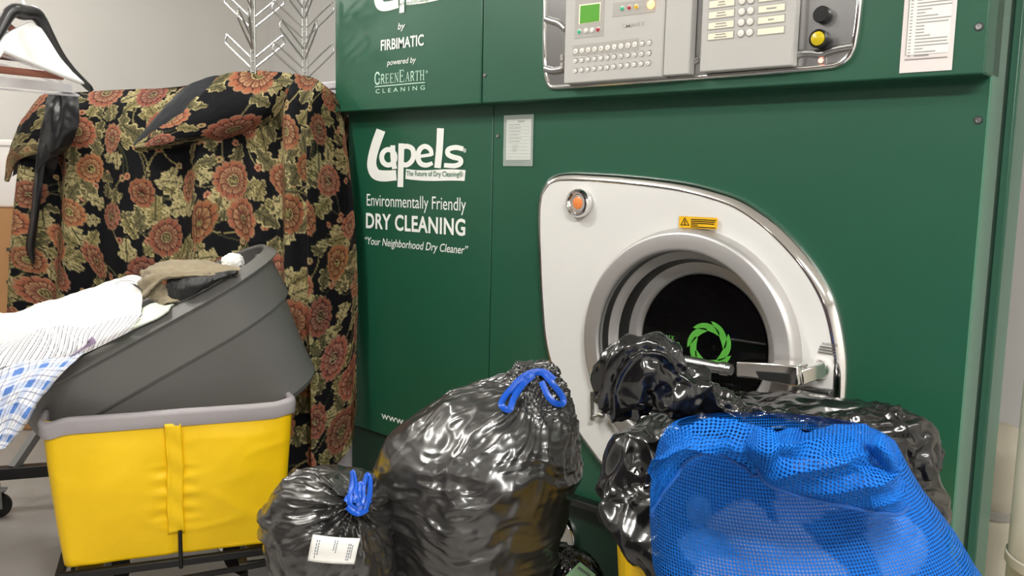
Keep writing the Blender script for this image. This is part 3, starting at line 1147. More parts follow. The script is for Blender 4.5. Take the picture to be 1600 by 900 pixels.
# right-hand controls
c = P2(1287, 24, .004)
b = MB(); b.lathe(c, (0, -1, 0), [(.0185, 0), (.0185, .016), (.0165, .019), (.0003, .019)], 40); b.build('black_knob', 'black_plastic', console)
c = P2(1284.5, 62.5, .004)
b = MB(); b.mi = 0
b.lathe(c, (0, -1, 0), [(.0205, 0), (.0205, .024), (.0175, .026), (.0160, .024)], 40)
b.mi = 1
b.lathe(c, (0, -1, 0), [(.0160, .022), (.0150, .026), (.008, .029), (.0002, .030)], 40)
b.build('reset_button', ['black_plastic', 'sun_yellow'], console)
c = P2(1283, 95, .005)
pill(console, 'pilot_lamp', c, .0055, ['satin_steel', 'lamp_led_lit'], .004)
b = MB(); b.box(P2(1284.5, 92, .0045), (.022, .002, .034)); b.build('lamp_plate', 'satin_steel', console, bevel=.001)
# silver data plate with printed sheet, and the laminated sheet below (both stuck on the machine)


S = thing('notice_sheet', 'long pale notice sheet on silver backing, taped to the upper right of the green machine', 'notice', face(1450, 112, PU + .003))
a = face(1405, 113, PU + .002); c = face(1487, 108, PU + .002)
x0, x1, z0, z1 = a[0], c[0], a[2] - .002, 1.92
b = MB(); b.box(((x0 + x1) / 2, -PU - .0015, (z0 + z1) / 2), (x1 - x0, .0015, z1 - z0)); b.build('backing', 'paper_pink', S)
b = MB(); xa_, xb_, zb_ = face(1414, 93, PU)[0], face(1481, 90, PU)[0], face(1414, 94.5, PU)[2]
b.box(((xa_ + xb_) / 2, -PU - .0029, (zb_ + z1) / 2), (xb_ - xa_, .0012, z1 - zb_ - .02)); b.build('page', 'paper', S)
b = MB(); rng = random.Random(4)
b.box((xa_ + .0015, -PU - .0037, (zb_ + z1) / 2), (.002, .0004, z1 - zb_ - .02))
b.box(((xa_ + xb_) / 2, -PU - .0037, zb_ + .001), (xb_ - xa_, .0004, .002))
z = zb_ + .008
while z < z1 - .04:
    w = (xb_ - xa_) * rng.choice((.2, .35, .5, .75, .8, .78))
    b.box((xa_ + .018 + w / 2, -PU - .0037, z), (w, .0004, .0022))
    b.box((xa_ + .008, -PU - .0037, z), (.005, .0004, .0022))
    z += .0066
b.build('print', 'ink_soft', S, smooth=False)
S = thing('instruction_card', 'small laminated white instruction card taped right of the panel seam, below the housing', 'card', face(808, 258, .003))
a = face(789.5, 184, .002); c = face(831, 256, .002)
x0, x1, z1, z0 = a[0], c[0], a[2], c[2]
b = MB(); b.box(((x0 + x1) / 2, -.0035, (z0 + z1) / 2), (x1 - x0 + .008, .0006, z1 - z0 + .014)); b.build('laminate', 'clear_film', S, smooth=False)
x0, x1, z1, z0 = x0 + .006, x1 - .006, z1 - .006, z0 + .012
b = MB(); b.box(((x0 + x1) / 2, -.0018, (z0 + z1) / 2), (x1 - x0, .0016, z1 - z0)); b.build('page', 'paper', S, smooth=False)
b = MB()
b.box(((x0 + x1) / 2 + .01, -.0028, z1 - .007), (.028, .0004, .005))
n = 10
for k in range(n):
    z = z1 - .016 - k * (z1 - z0 - .02) / n
    b.box(((x0 + x1) / 2, -.0028, z - .006), (x1 - x0 - .012, .0003, .001))
    if k < 6:
        w = (.05, .056, .052, .044, .058, .05)[k] * .8
        b.box((x0 + .016 + w / 2, -.0028, z), (w, .0004, .0026)); b.box((x0 + .011, -.0028, z), (.004, .0004, .003))
for k in range(5):
    b.box((x0 + .036, -.0028, z1 - .016 - 6.1 * (z1 - z0 - .02) / n - k * .0045), (.026 - .002 * k, .0004, .0018))
b.build('print', 'ink_soft', S, smooth=False)

# ------------------------------------------------------------------ white pipe column and wrapped goods at the right
col = MB()
pc = np.array([-.262, .10, 0])
rng_ = np.linspace(0, 2.88, 60)
P = []
for z in rng_:
    a = np.linspace(0, 2 * np.pi, 64, endpoint=False)
    rr = .118 + .0025 * vnoise(np.stack([np.cos(a) * 1.5, np.sin(a) * 1.5, np.full(64, z * 3)], 1), 3)
    P.append(np.stack([pc[0] + rr * np.cos(a), pc[1] + rr * np.sin(a), np.full(64, z + .001)], 1))
mat('pipe_wrap', '#dcd6c8', 0.6, mottle=0.04, mscale=5, bump=0.08, bscale=25)
mat('pipe_band', '#cfc8ba', 0.5, mottle=0.03)
col.grid(np.array(P), cv=True, flip=True)
pipe = thing('wrapped_pipe', 'thick white wrapped vertical pipe at the right edge, beside the green machine', 'pipe', (pc[0], pc[1], 0))
col.build('pipe', 'pipe_wrap', pipe)
for z in (.62, 1.12):
    b = MB(); b.lathe((pc[0], pc[1], z), (0, 0, 1), [(.119, -.012), (.1225, -.01), (.1225, .01), (.119, .012)], 64); b.build('band', 'pipe_band', pipe)

mat('cream_wrap', '#cfc7b4', 0.5, mottle=0.06, mscale=10, bump=.1, bscale=30)
rc_ = face(1553, 760, -.52)
topz = face(1553, 662, -.52)[2]
roll = thing('wrapped_roll', 'cream wrapped roll standing in the gap between the green machine and the white pipe', 'roll', (rc_[0], rc_[1], 0))
P = []
for z in np.linspace(0.002, topz, 50):
    a = np.linspace(0, 2 * np.pi, 48, endpoint=False)
    k = min(1, (topz - z) / .05 + .15) ** .5
    rr = k * (.095 + .008 * vnoise(np.stack([np.cos(a) * 2, np.sin(a) * 2, np.full(48, z * 6)], 1), 13) - .012 * math.exp(-((z - topz * .72) / .02) ** 2) - .010 * math.exp(-((z - topz * .4) / .02) ** 2))
    P.append(np.stack([rc_[0] + rr * np.cos(a), rc_[1] + rr * np.sin(a), np.full(48, z)], 1))
b = MB(); b.grid(close_ends(np.swapaxes(np.array(P), 0, 1)), cu=True); b.build('wrap', 'cream_wrap', roll, angle=180)
b = MB(); b.lathe((rc_[0], rc_[1], topz * .72), (0, 0, 1), [(.086, -.012), (.0905, -.01), (.0905, .01), (.086, .012)], 40); b.build('strap', 'panel_mid', roll)

# ------------------------------------------------------------------ pale cabinet standing behind the coat, left of the machine
mat('cabinet_white', '#cfccd2', 0.5, mottle=0.02)
cab = thing('storage_cabinet', 'pale lilac-grey cabinet between the floral coat and the green machine', 'cabinet', (-2.79, .30, 0))
b = MB(); b.box((-2.79, .30, .91), (.36, .44, 1.66)); b.build('body', 'cabinet_white', cab, bevel=.006)
b = MB(); b.box((-2.79, .30, 1.755), (.375, .455, .03)); b.build('lid', 'cabinet_white', cab, bevel=.006)
b = MB(); b.box((-2.79, .30, .04), (.33, .40, .08)); b.build('plinth', 'panel_mid', cab)
b = MB(); b.box((-2.79, .068, .91), (.32, .016, 1.5)); b.build('door', 'cabinet_white', cab, bevel=.004)

# ------------------------------------------------------------------ cardboard box and white carton at the far left
mat('cardboard', '#b98a5c', 0.8, mottle=0.05, mscale=6)
mat('cardboard_dark', '#a67a4f', 0.8, mottle=0.05)
mat('box_print', '#4a4440', 0.8)
mat('box_print_soft', '#8d6a49', 0.8)
mat('carton_white', '#efe9e4', 0.6, mottle=0.02)
dB = 4.6
fr = at(47, 420, dB)                          # front right edge of the box as seen
ax_ = np.array([R0[0], R0[1], 0]); ay_ = np.array([F0[0], F0[1], 0])
ht = at(20, 325, dB)[2]
w_ = .62
cbx = np.array([fr[0], fr[1], 0]) - ax_ * (w_ / 2 - .14) + ay_ * .15
box = thing('cardboard_box', 'tall brown cardboard box with printed panels behind the coat at the far left', 'box', cbx)
AX = np.array([ax_, ay_, ZU])
b = MB(); b.box(cbx + (0, 0, ht / 2), (w_, .3, ht - .004), AX); b.build('carton', 'cardboard', box, bevel=.004)
b = MB(); b.box(cbx + (0, 0, ht - .003) - ay_ * .076, (w_, .147, .006), AX); b.build('flap', 'cardboard_dark', box)
b = MB(); b.box(cbx + (0, 0, ht - .003) + ay_ * .076, (w_, .147, .006), AX); b.build('flap', 'cardboard_dark', box)
nF = -ay_


def on_box(px, py):
    return on_plane(px, py, cbx - ay_ * .152, ay_)


for (ya, yb, mm) in ((387, 393, 0), (438, 444, 0)):
    b = MB(); b.mi = 0
    p0, p1 = on_box(10, ya), on_box(46, yb)
    b.slab([p0, np.array([p1[0], p1[1], p0[2]]), p1, np.array([p0[0], p0[1], p1[2]])], ay_ * -1, .001)
    b.mi = 1
    base = yb
    for k, wd in enumerate((34, 30, 34, 33, 28, 34, 31)):
        a0, a1 = on_box(13, base + 5 + k * 5), on_box(10 + wd, base + 7.2 + k * 5)
        b.slab([a0, np.array([a1[0], a1[1], a0[2]]), a1, np.array([a0[0], a0[1], a1[2]])], ay_ * -1, .001)
    b.build('print', ['box_print', 'box_print_soft'], box, smooth=False)
h2 = at(20, 219, dB)[2]
cart_ = thing('white_carton', 'plain white carton on top of the brown cardboard box', 'carton', cbx + (0, 0, ht))
b = MB(); b.box(cbx + (0, 0, (ht + h2) / 2) - ax_ * .012, (w_ - .03, .26, h2 - ht - .002), AX); b.build('box_body', 'carton_white', cart_, bevel=.012)
b = MB(); b.box(cbx + (0, 0, h2 - .018) - ax_ * .012, (w_ - .012, .275, .035), AX); b.build('lid', 'carton_white', cart_, bevel=.008)

# ------------------------------------------------------------------ rolling garment rack at the far left
mat('rack_black', '#1b1b1c', 0.4, mottle=0.04)
mat('rack_grey', '#8c8c8c', 0.4, 0.3, mottle=0.04)
mat('rubber', '#121212', 0.6)
rb0, rb1 = at(-190, 768, 3.45), at(66, 688, 3.62)
zb = .155
rb0[2] = rb1[2] = zb
rack = thing('rolling_rack', 'black square-tube rolling garment rack on casters at the lower left, holding the hangers', 'rack', (rb0[0], rb0[1], 0))
b = MB(); b.bar(rb0, rb1 + (rb1 - rb0) * .3, .05, .05); b.build('base_beam', 'rack_black', rack, bevel=.003)
cd = (rb1 - rb0) / np.linalg.norm(rb1 - rb0)
pside = np.cross(ZU, cd)
jb = at(20, 716, 3.58); jb[2] = zb + .02
br = at(73, 655, 3.75)
b = MB(); b.bar(jb, jb + (br - jb) * 1.25, .03, .034); b.build('brace', 'rack_grey', rack, bevel=.002)
post = rb0 + cd * .06
b = MB(); b.bar(post, post + (0, 0, 1.99 - zb), .04, .04); b.build('post', 'rack_black', rack, bevel=.002)
rail_a = np.array([post[0], post[1], 1.99]); rail_b = at(62, -60, 2.35); rail_b[2] = 1.99
b = MB(); b.tube([rail_a, rail_a * .5 + rail_b * .5, rail_b], .016, 16); b.build('top_rail', 'satin_steel', rack)
wheel_p = at(2, 765, 3.50)


def caster(root, c, rw, rotdir, name='caster'):
    """c: axle centre"""
    b = MB(); b.mi = 0
    ax = np.array([-rotdir[1], rotdir[0], 0.0])
    b.lathe(c - ax * .014, ax, [(rw * .3, 0), (rw * .86, 0), (rw, .006), (rw, .022), (rw * .86, .028), (rw * .3, .028)], 28, True, True)
    b.mi = 1
    for s in (-1, 1):
        b.bar(c + ax * s * .02 - (0, 0, rw * .2), c + ax * s * .02 + (0, 0, rw * 1.25), rw * .75, .004, up=ax)
    b.box(c + (0, 0, rw * 1.28), (rw * 1.3, .05, .006), np.array([rotdir, ax, ZU]))
    b.lathe(c + (0, 0, rw * 1.28), (0, 0, 1), [(.012, 0), (.012, .03)], 14, True, True)
    b.mi = 2
    b.lathe(c - ax * .024, ax, [(.008, 0), (.008, .048)], 12, True, True)
    return b.build(name, ['rubber', 'rack_grey', 'satin_steel'], root, angle=40)


for p in (at(-4, 765, 3.50), post + cd * .04 * 0 + pside * .02):
    p = np.array([p[0], p[1], .052])
    caster(rack, p, .05, cd)

# ------------------------------------------------------------------ hangers
mat('hanger_black', '#2c2b2c', 0.3, mottle=0.04)
mat('wood_red', '#9c6452', 0.4, mottle=0.1, mscale=20)
mat('wood_dark', '#5b3b31', 0.4, mottle=0.1, mscale=20)
mat('clear_plastic', '#dcdadf', 0.12, mottle=0.0, alpha=0.45)
mat('white_foam', '#ffffff', 0.7, mottle=0.01)
mat('hook_steel', '#c9c9c9', 0.2, 1.0)
dH = 2.6


def hang_hook(root, top, name='hook', m='hook_steel', r_=.0022):
    """wire hook from the hanger's head up and over the rail"""
    zt = 1.99 + .016 + .004
    b = MB()
    k = [top, top + (0, 0, .02)]
    zc_ = 1.99
    a = np.linspace(-.5, np.pi + .2, 14)
    d = np.cross(rail_b - rail_a, ZU); d /= np.linalg.norm(d)
    t = np.dot(top[:2] - rail_a[:2], (rail_b - rail_a)[:2]) / np.dot((rail_b - rail_a)[:2], (rail_b - rail_a)[:2])
    rc = rail_a + (rail_b - rail_a) * t
    arc = [rc + d * (.0195 * math.cos(q)) + ZU * (.0195 * math.sin(q)) for q in a]
    arc = arc if np.linalg.norm(arc[0] - top) < np.linalg.norm(arc[-1] - top) else arc[::-1]
    b.tube(cr(np.array(k + arc), 50), r_, 8)
    return b.build(name, m, root)


# direction of the hangers: across the rail
hd = np.cross(rail_b - rail_a, ZU); hd /= np.linalg.norm(hd)
if np.dot(hd, CR) < 0:
    hd = -hd
apex = at(38, 18, dH)
nrmH = np.cross(hd, ZU)


def hp_(px, py, off=0.0):
    """point on the black hanger's own plane"""
    return on_plane(px, py, apex + nrmH * off, nrmH)


hang = thing('suit_hanger', 'wide black plastic suit hanger with a white paper shoulder cover at the upper left', 'hanger', apex)
arm_px = [(66, 26, 15), (80, 52, 13), (96, 80, 11), (114, 103, 9), (130, 120, 9), (141, 131, 9), (146, 137, 6)]
cen, wid = [hp_(x - 3, y + 5) for x, y, w in arm_px], [w for *_, w in arm_px]
head = hp_(36, 19)


def mirror(p):
    d_ = np.dot(p - apex, hd)
    return p - hd * 2 * d_


full = [*[mirror(c) for c in cen[::-1]], mirror(hp_(52, 21)), head, hp_(52, 21), *cen]
rad = np.array([w * .6 for w in wid[::-1]] + [11, 12, 11] + [w * .6 for w in wid]) * dH / FPX
pp = cr(np.array(full), 90); rr = np.interp(np.linspace(0, 1, 90), np.linspace(0, 1, len(rad)), rad)
a = np.linspace(0, 2 * np.pi, 16, endpoint=False)
T_ = np.gradient(pp, axis=0); T_ /= np.linalg.norm(T_, axis=1)[:, None]
S_ = np.cross(T_, nrmH)
b = MB()
b.grid(np.array([p + S_[i] * 0 + rr[i] * (np.cos(a)[:, None] * S_[i] + 1.5 * np.sin(a)[:, None] * nrmH) for i, p in enumerate(pp)]), cv=True)
b.build('shoulders', 'hanger_black', hang)
hang_hook(hang, head + (0, 0, .012), 'hook', 'white_foam', .0055)
cov_px = [(46, 34), (62, 44), (78, 66), (94, 92), (112, 113), (134, 131), (128, 132), (96, 120), (62, 106), (28, 92), (5, 82)]
cp = [hp_(x, y, 0) for x, y in cov_px]
cp = cp + [mirror(p) for p in cp[-2::-1] if np.dot(mirror(p) - apex, hd) < np.dot(cp[-1] - apex, hd)]
cp = np.array(cp)
b = MB(); b.slab(cp - nrmH * .014, nrmH, .028); b.build('shoulder_cover', 'white_foam', hang, bevel=.006)
# wooden trouser hangers and clear plastic hangers further along the rail


def simple_hanger(name, label, px0, py0, px1, py1, d, rbar, m, n_mat, kind, offapex=(30, -5)):
    e1 = at(px1, py1, d)
    t = np.dot(e1[:2] - rail_a[:2], (rail_b - rail_a)[:2]) / np.dot((rail_b - rail_a)[:2], (rail_b - rail_a)[:2])
    rc = rail_a + (rail_b - rail_a) * t
    half = np.dot(e1 - rc, hd)
    q = rc + hd * half; q[2] = e1[2]
    q2 = rc - hd * half; q2[2] = e1[2]
    top = rc.copy(); top[2] = e1[2] + (.15 if kind == 'bar' else .085)
    root = thing(name, label, 'hanger', top, 'clear plastic hangers on the rail' if kind == 'slab' else None)
    b = MB()
    if kind == 'bar':
        b.tube([q2, (q + q2) / 2, q], rbar, 14)
        b.build('trouser_bar', m, root)
        b = MB()
        b.tube(cr(np.array([q2 + (0, 0, .005), rc * .5 + q2 * .5 + (0, 0, (top[2] - q[2]) * .62 - .5 * (rc[2] - q[2])), top, rc * .5 + q * .5 + (0, 0, (top[2] - q[2]) * .62 - .5 * (rc[2] - q[2])), q + (0, 0, .005)]), 50), rbar * .9, 12)
        b.build('shoulders', n_mat, root)
    else:
        b.bar(q2, q, .012, rbar * 2)
        b.build('trouser_bar', m, root, bevel=.002)
        b = MB()
        b.tube(cr(np.array([q2, q2 * .6 + top * .4 + (0, 0, .02), top, q * .6 + top * .4 + (0, 0, .02), q]), 50), .004, 8)
        b.build('shoulders', n_mat, root)
    hang_hook(root, top)
    return root


simple_hanger('wooden_hanger', 'reddish wooden hanger with a round trouser bar just behind the white shoulder cover', 0, 92, 98, 119, 2.75, .012, 'wood_red', 'wood_red', 'bar')
simple_hanger('wooden_hanger', 'darker wooden hanger, farthest back along the rail at the upper left', 0, 84, 38, 92, 3.0, .012, 'wood_dark', 'wood_dark', 'bar')
simple_hanger('plastic_hanger', 'clear plastic hanger with a thick flat bar, below the white shoulder cover', 0, 112, 112, 138, 2.86, .015, 'clear_plastic', 'clear_plastic', 'slab')
simple_hanger('plastic_hanger', 'clear plastic hanger with a thin bar, lowest of the hangers at the upper left', 0, 128, 124, 150, 2.95, .0035, 'clear_plastic', 'clear_plastic', 'slab')

# ------------------------------------------------------------------ wire hook trees
mat('white_wire', '#bdbdba', 0.3, 0.8, mottle=0.02)


def wire_tree(px, py, d, label, order, ph):
    p = at(px, py, d)
    base = np.array([p[0], p[1], 0.0])
    root = thing('wire_hook_tree', label, 'rack', base, )
    up1 = R0 * .0075
    for s in (-1, 1):
        b = MB(); b.tube([base + up1 * s + (0, 0, .012), base + up1 * s + (0, 0, 1.2), base + up1 * s + (0, 0, 2.05)], .0042, 10); b.build('upright', 'white_wire', root)
    b = MB(); b.lathe(base, (0, 0, 1), [(.16, 0.0), (.16, .010), (.15, .014), (.02, .016)], 40, True, True); b.build('base_plate', 'white_wire', root)
    z = p[2] + .012
    k = 0
    while z < 2.03:
        wide = (k + order) % 2 == 0
        for s in (-1, 1):
            an = (ph + (0.0 if wide else 1.15)) * s
            dirh = R0 * math.cos(an) * s + F0 * math.sin(an) * s * (1 if wide else -1)
            out = .098
            hgt = .085
            st = base + dirh * .006 + (0, 0, z)
            en = st + dirh * out + (0, 0, hgt)
            rise = np.array([0, 0, .036])
            loop = [st, en - (en - st) * .06, en + rise * .35 + dirh * .006, en + rise * .8, en + rise - (en - st) * .06, st + rise]
            b = MB(); b.tube(cr(np.array(loop), 40), .0036, 8); b.build('hook', 'white_wire', root)
        z += .0735 if not wide else .068
        k += 1
    b = MB()
    zz = p[2]
    while zz < 2.03:
        b.tube([base - up1 * 1.2 + (0, 0, zz), base + up1 * 1.2 + (0, 0, zz)], .003, 6)
        zz += .035
    b.build('rungs', 'white_wire', root)
    return root


wire_tree(395.5, 112, 3.12, 'white wire hook tree rising behind the middle of the floral coat', 0, .25)
wire_tree(476.5, 128, 3.10, 'white wire hook tree nearest the green machine, behind the coat', 0, -.2)

# ------------------------------------------------------------------ floral coat
mat('tapestry', '#202020', 0.85, spec=.2, attr='Col', bump=0.25, bscale=140)
mat('lining_black', '#141519', 0.40, mottle=0.08, mscale=4)
mat('lining_velvet', '#161a20', 0.8, mottle=0.12, mscale=14, sheen=0.1)
BG = np.array(lin('#0f0f13'))
_motifs = None


def floral_colors(S, seed=3):
    """woven flower pattern evaluated on cloth coordinates S (..., 2) in metres -> linear rgb"""
    rng = np.random.RandomState(seed)
    sh = S.shape[:-1]
    X = S.reshape(-1, 2)
    lo, hi = X.min(0) - .15, X.max(0) + .15
    colr = np.tile(BG, (len(X), 1))
    order = np.argsort(X[:, 0])
    xs = X[order, 0]

    def near(c, r_):
        i0, i1 = np.searchsorted(xs, (c[0] - r_, c[0] + r_))
        idx = order[i0:i1]
        return idx[np.abs(X[idx, 1] - c[1]) < r_]
    rose = [np.array(lin(c)) for c in ('#7a4435', '#a3654c', '#c79876', '#3d231d')]
    leafc = [np.array(lin(c)) for c in ('#92875a', '#b8ab7c', '#716a4a', '#45472f')]
    flowers = []
    st = .195
    ny = int((hi[1] - lo[1]) / st) + 2
    nx = int((hi[0] - lo[0]) / st) + 2
    for j in range(ny):
        for i in range(nx):
            c = np.array([lo[0] + (i + .5 * (j % 2)) * st, lo[1] + j * st * .92]) + rng.uniform(-.042, .042, 2)
            flowers.append((c, rng.uniform(.055, .085), rng.uniform(0, 6.3), rng.randint(3)))
    leaves = []
    for c, R, a, k in flowers:
        for q in range(rng.randint(5, 8)):
            t = rng.uniform(0, 6.3)
            leaves.append((c + (R + rng.uniform(.018, .05)) * np.array([math.cos(t), math.sin(t)]), rng.uniform(.028, .050), t + rng.uniform(-.9, .9), rng.randint(3)))
    # stems
    for c, R, a, k in flowers:
        for q in range(4):
            t0 = rng.uniform(0, 6.3)
            bend = rng.choice((-1, 1)) * rng.uniform(3, 9)
            s_ = np.linspace(0, .17, 30)
            pth = c + np.cumsum(np.stack([np.cos(t0 + bend * s_), np.sin(t0 + bend * s_)], 1) * (s_[1] - s_[0]), 0)
            cl = leafc[rng.choice((0, 2, 3))] * .9
            for p in pth:
                idx = near(p, .0034)
                if len(idx):
                    d = np.hypot(*(X[idx] - p).T)
                    colr[idx[d < .0030]] = cl
            p = pth[-1]                              # bud
            idx = near(p, .013)
            if len(idx):
                d = np.hypot(*(X[idx] - p).T)
                colr[idx[d < .0125]] = rose[2] * .8
                colr[idx[d < .0095]] = rose[1] if q % 2 else leafc[0]
                colr[idx[d < .004]] = rose[3]
    for c, R, a, k in leaves:
        idx = near(c, R * 1.25)
        if not len(idx):
            continue
        d = X[idx] - c
        ca, sa = math.cos(a), math.sin(a)
        u = (d[:, 0] * ca + d[:, 1] * sa) / R
        v = (-d[:, 0] * sa + d[:, 1] * ca) / R
        w = (.62 - .25 * u) * np.sqrt(np.clip(1 - u ** 2, 0, 1)) * (1 + .24 * np.sin(u * 8.5 + np.sign(v) * .6))
        ins = (np.abs(u) < 1) & (np.abs(v) < w)
        edge = np.abs(v) / (w + 1e-6)
        base = leafc[k % 3]
        cc = np.where((edge > .78)[:, None], leafc[1] * .95, base * (0.75 + .35 * vnoise(np.stack([u * 6, v * 6, u * 0 + c[0] * 50], 1), 2)[:, None]))
        vein = (np.abs(v) < .05) | (np.abs(np.sin(u * 9 - np.abs(v) * 7)) < .16)
        cc = np.where(vein[:, None], leafc[3] * .6, cc)
        colr[idx[ins]] = cc[ins]
    for c, R, a, k in flowers:
        idx = near(c, R * 1.4)
        if not len(idx):
            continue
        d = X[idx] - c
        asp = (1.0, .8, .72)[k]
        ca, sa = math.cos(.4 * math.sin(a * 3)), math.sin(.4 * math.sin(a * 3))
        u = (d[:, 0] * ca + d[:, 1] * sa) / (R * asp)
        v = (-d[:, 0] * sa + d[:, 1] * ca) / R
        if k == 2:                                   # open bloom seen from the side
            v = v + .25 * u ** 2 - .1
        r_ = np.hypot(u, v)
        th = np.arctan2(v, u) + a
        n1 = (15, 13, 10)[k]
        tone = (1.0, 1.15, .8)[rng.randint(3)] * np.array([1, rng.uniform(.92, 1.12), rng.uniform(.85, 1.15)])
        pet = .92 + .16 * np.abs(np.sin(th * n1 / 2)) ** .6 * (1 + .12 * np.sin(th * 3 + a))
        q = r_ / pet
        tip = np.clip((q - .45) / .5, 0, 1)[:, None] ** 1.3
        cc = rose[0] * (1 - tip) + rose[1] * tip
        cc = cc * (1 + .3 * np.sin(th * n1 * 3)[:, None] * .5)
        gap = np.abs(np.sin(th * n1 / 2)) < .20
        cc = np.where((gap & (q > .4))[:, None], rose[3], cc)
        cc = np.where((q > .93)[:, None], rose[2] * .5, cc)
        n2 = n1 - 4
        r2_ = r_ / (.70 * (.9 + .2 * np.abs(np.sin(th * n2 / 2 + .8)) ** .6))
        tip2 = np.clip((r2_ - .4) / .6, 0, 1)[:, None]
        cc = np.where((r2_ < 1)[:, None], (rose[0] * .75 * (1 - tip2) + rose[2] * .75 * tip2) * (.9 + .25 * np.cos(th * n2 * 2)[:, None]), cc)
        cc = np.where(((r2_ < 1) & (r2_ > .92))[:, None], rose[3] * 1.3, cc)
        cc = np.where(((r2_ < .9) & (np.abs(np.sin(th * n2 / 2 + .8)) < .2))[:, None], rose[3], cc)
        core = .30 if k < 2 else .2
        cc = np.where((r_ < core)[:, None], rose[3] * .9, cc)
        cc = np.where(((r_ < core) & (r_ > core * .8))[:, None], leafc[1] * .7, cc)
        cc = np.where(((r_ < core * .62) & (np.abs(np.sin(th * 6)) > .5))[:, None], leafc[0] * .8, cc)
        cc = cc * tone
        ins = q < 1
        colr[idx[ins]] = cc[ins]
    colr = colr * (0.92 + .16 * rng.rand(len(X), 1))
    return colr.reshape(sh + (3,))


cA, cB = at(60, 150, 3.34), at(545, 150, 3.06)
cdir = cB - cA; cdir[2] = 0; cdir /= np.linalg.norm(cdir)
cn = np.cross(cdir, ZU); cn = cn if np.dot(cn, CAM - cA) > 0 else -cn     # towards the viewer


def coat_pt(px, py, off=0.0):
    return on_plane(px, py, cA + cn * off, cn)


coat = thing('floral_coat', 'black coat woven with rust flowers and olive leaves, draped over the wire hook trees', 'coat', (cA + cB) / 2 * np.array([1, 1, 0]) + (0, 0, .3))
# columns of the drape: top and bottom in the photo
tops = [(62, 152), (95, 146), (140, 143), (190, 140), (250, 138), (300, 132), (340, 119), (385, 111), (430, 112), (470, 117), (495, 124), (513, 140), (526, 160)]
bots = [(30, 560), (75, 600), (120, 660), (180, 720), (235, 745), (290, 755), (345, 758), (400, 758), (440, 757), (468, 752), (500, 744), (528, 720), (556, 640)]
ctrl = []
for (tx, ty), (bx, by) in zip(tops, bots):
    T0, B0 = coat_pt(tx, ty, 0.0), coat_pt(bx, by, .05)
    cl = []
    for s in (0, .03, .08, .2, .4, .6, .8, 1):
        p = T0 * (1 - s) + B0 * s
        cl.append(p + cn * (.045 * math.sin(min(s / .08, 1) * math.pi / 2) - .0))
    ctrl.append(cl)
ctrl = np.array(ctrl)
for j, s in enumerate((0, .03, .08, .2, .4, .6, .8, 1)):           # right edge swings out, then in
    ctrl[-1, j] += cdir * (.035 * math.sin(math.pi * min(1, s * 1.1)))
    ctrl[0, j] += cdir * (-.02 * math.sin(math.pi * s))
NU, NV = 430, 430
G = net(ctrl, NU, NV)
sv = np.linspace(0, 1, NV)[None, :]
su = (np.arange(NU) / (NU - 1))[:, None]
fold = .026 * np.sin(su * 44 + 1.2 * np.sin(su * 9) + .6 * sv) * np.clip(sv * 2.2, .12, 1) \
    + .022 * np.sin(su * 23 + 2.0 + .8 * sv) * np.clip(sv * 1.6, .1, 1) \
    + .010 * fbm(np.stack(np.broadcast_arrays(su * 14, sv * 5, su * 0 + 1.5), -1), 3, 5)
# the strong pleat near the right edge and the side that turns away behind it
fold = fold + .05 * np.exp(-((su - .86) / .022) ** 2) * np.clip(sv * 3, 0, 1) - .09 * np.clip((su - .885) / .05, 0, 1) * np.clip(sv * 4, 0, 1)
G = G + cn * fold[..., None]
Sx = np.cumsum(np.linalg.norm(np.diff(G[:, 150], axis=0, prepend=G[:1, 150]), axis=-1))
Sy = np.cumsum(np.linalg.norm(np.diff(G[200], axis=0, prepend=G[200, :1]), axis=-1))
S2 = np.stack(np.broadcast_arrays(Sx[:, None], Sy[None, :]), -1)
S2 = S2 + .006 * np.stack([vnoise(np.concatenate([S2 * 9, S2[..., :1] * 0], -1), 8), vnoise(np.concatenate([S2 * 9, S2[..., :1] * 0 + 5], -1), 9)], -1)
b = MB(); b.grid(G, col=floral_colors(S2)); b.build('front_drape', 'tapestry', coat, angle=180)
# the half that falls behind the hook trees
back = net(np.array([[ctrl[i, 0] * (1 - s) + (ctrl[i, 0] * 1.0 + (0, 0, -1.15)) * s - cn * (.17 * math.sin(min(s / .06, 1) * math.pi / 2)) for s in (0, .02, .06, .3, .65, 1)] for i in range(len(tops))]), 90, 60)
b = MB(); b.grid(back, col=floral_colors(np.stack(np.broadcast_arrays(np.linspace(0, 1.2, 90)[:, None], np.linspace(2, 3.1, 60)[None]), -1), 5), flip=True); b.build('back_drape', 'tapestry', coat, angle=180)
# collar: a folded lapel lying across the top, dark lining on its upper edge
lap = [[(332, 121, .09), (300, 152, .10), (262, 186, .10), (236, 208, .10), (210, 227, .09)],
       [(372, 112, .11), (330, 160, .14), (288, 192, .14), (250, 214, .12), (212, 230, .10)],
       [(410, 118, .11), (372, 165, .15), (318, 203, .14), (270, 222, .12), (222, 231, .10)],
       [(432, 128, .10), (410, 176, .12), (350, 208, .11), (290, 223, .09), (226, 233, .08)],
       [(452, 140, .06), (424, 188, .06), (356, 216, .06), (292, 228, .06), (228, 235, .06)]]
Lp = net(np.array([[coat_pt(x, y, o) for x, y, o in row] for row in lap]), 150, 190)
Lp = Lp + cn * (.006 * fbm(Lp * 14, 3, 4))[..., None]
LS = np.stack(np.broadcast_arrays(np.linspace(0, .30, 150)[:, None] + 1.4, np.linspace(0, .50, 190)[None] + .83), -1)
b = MB(); b.grid(Lp, col=floral_colors(LS, 29)); b.build('lapel', 'tapestry', coat, angle=180)
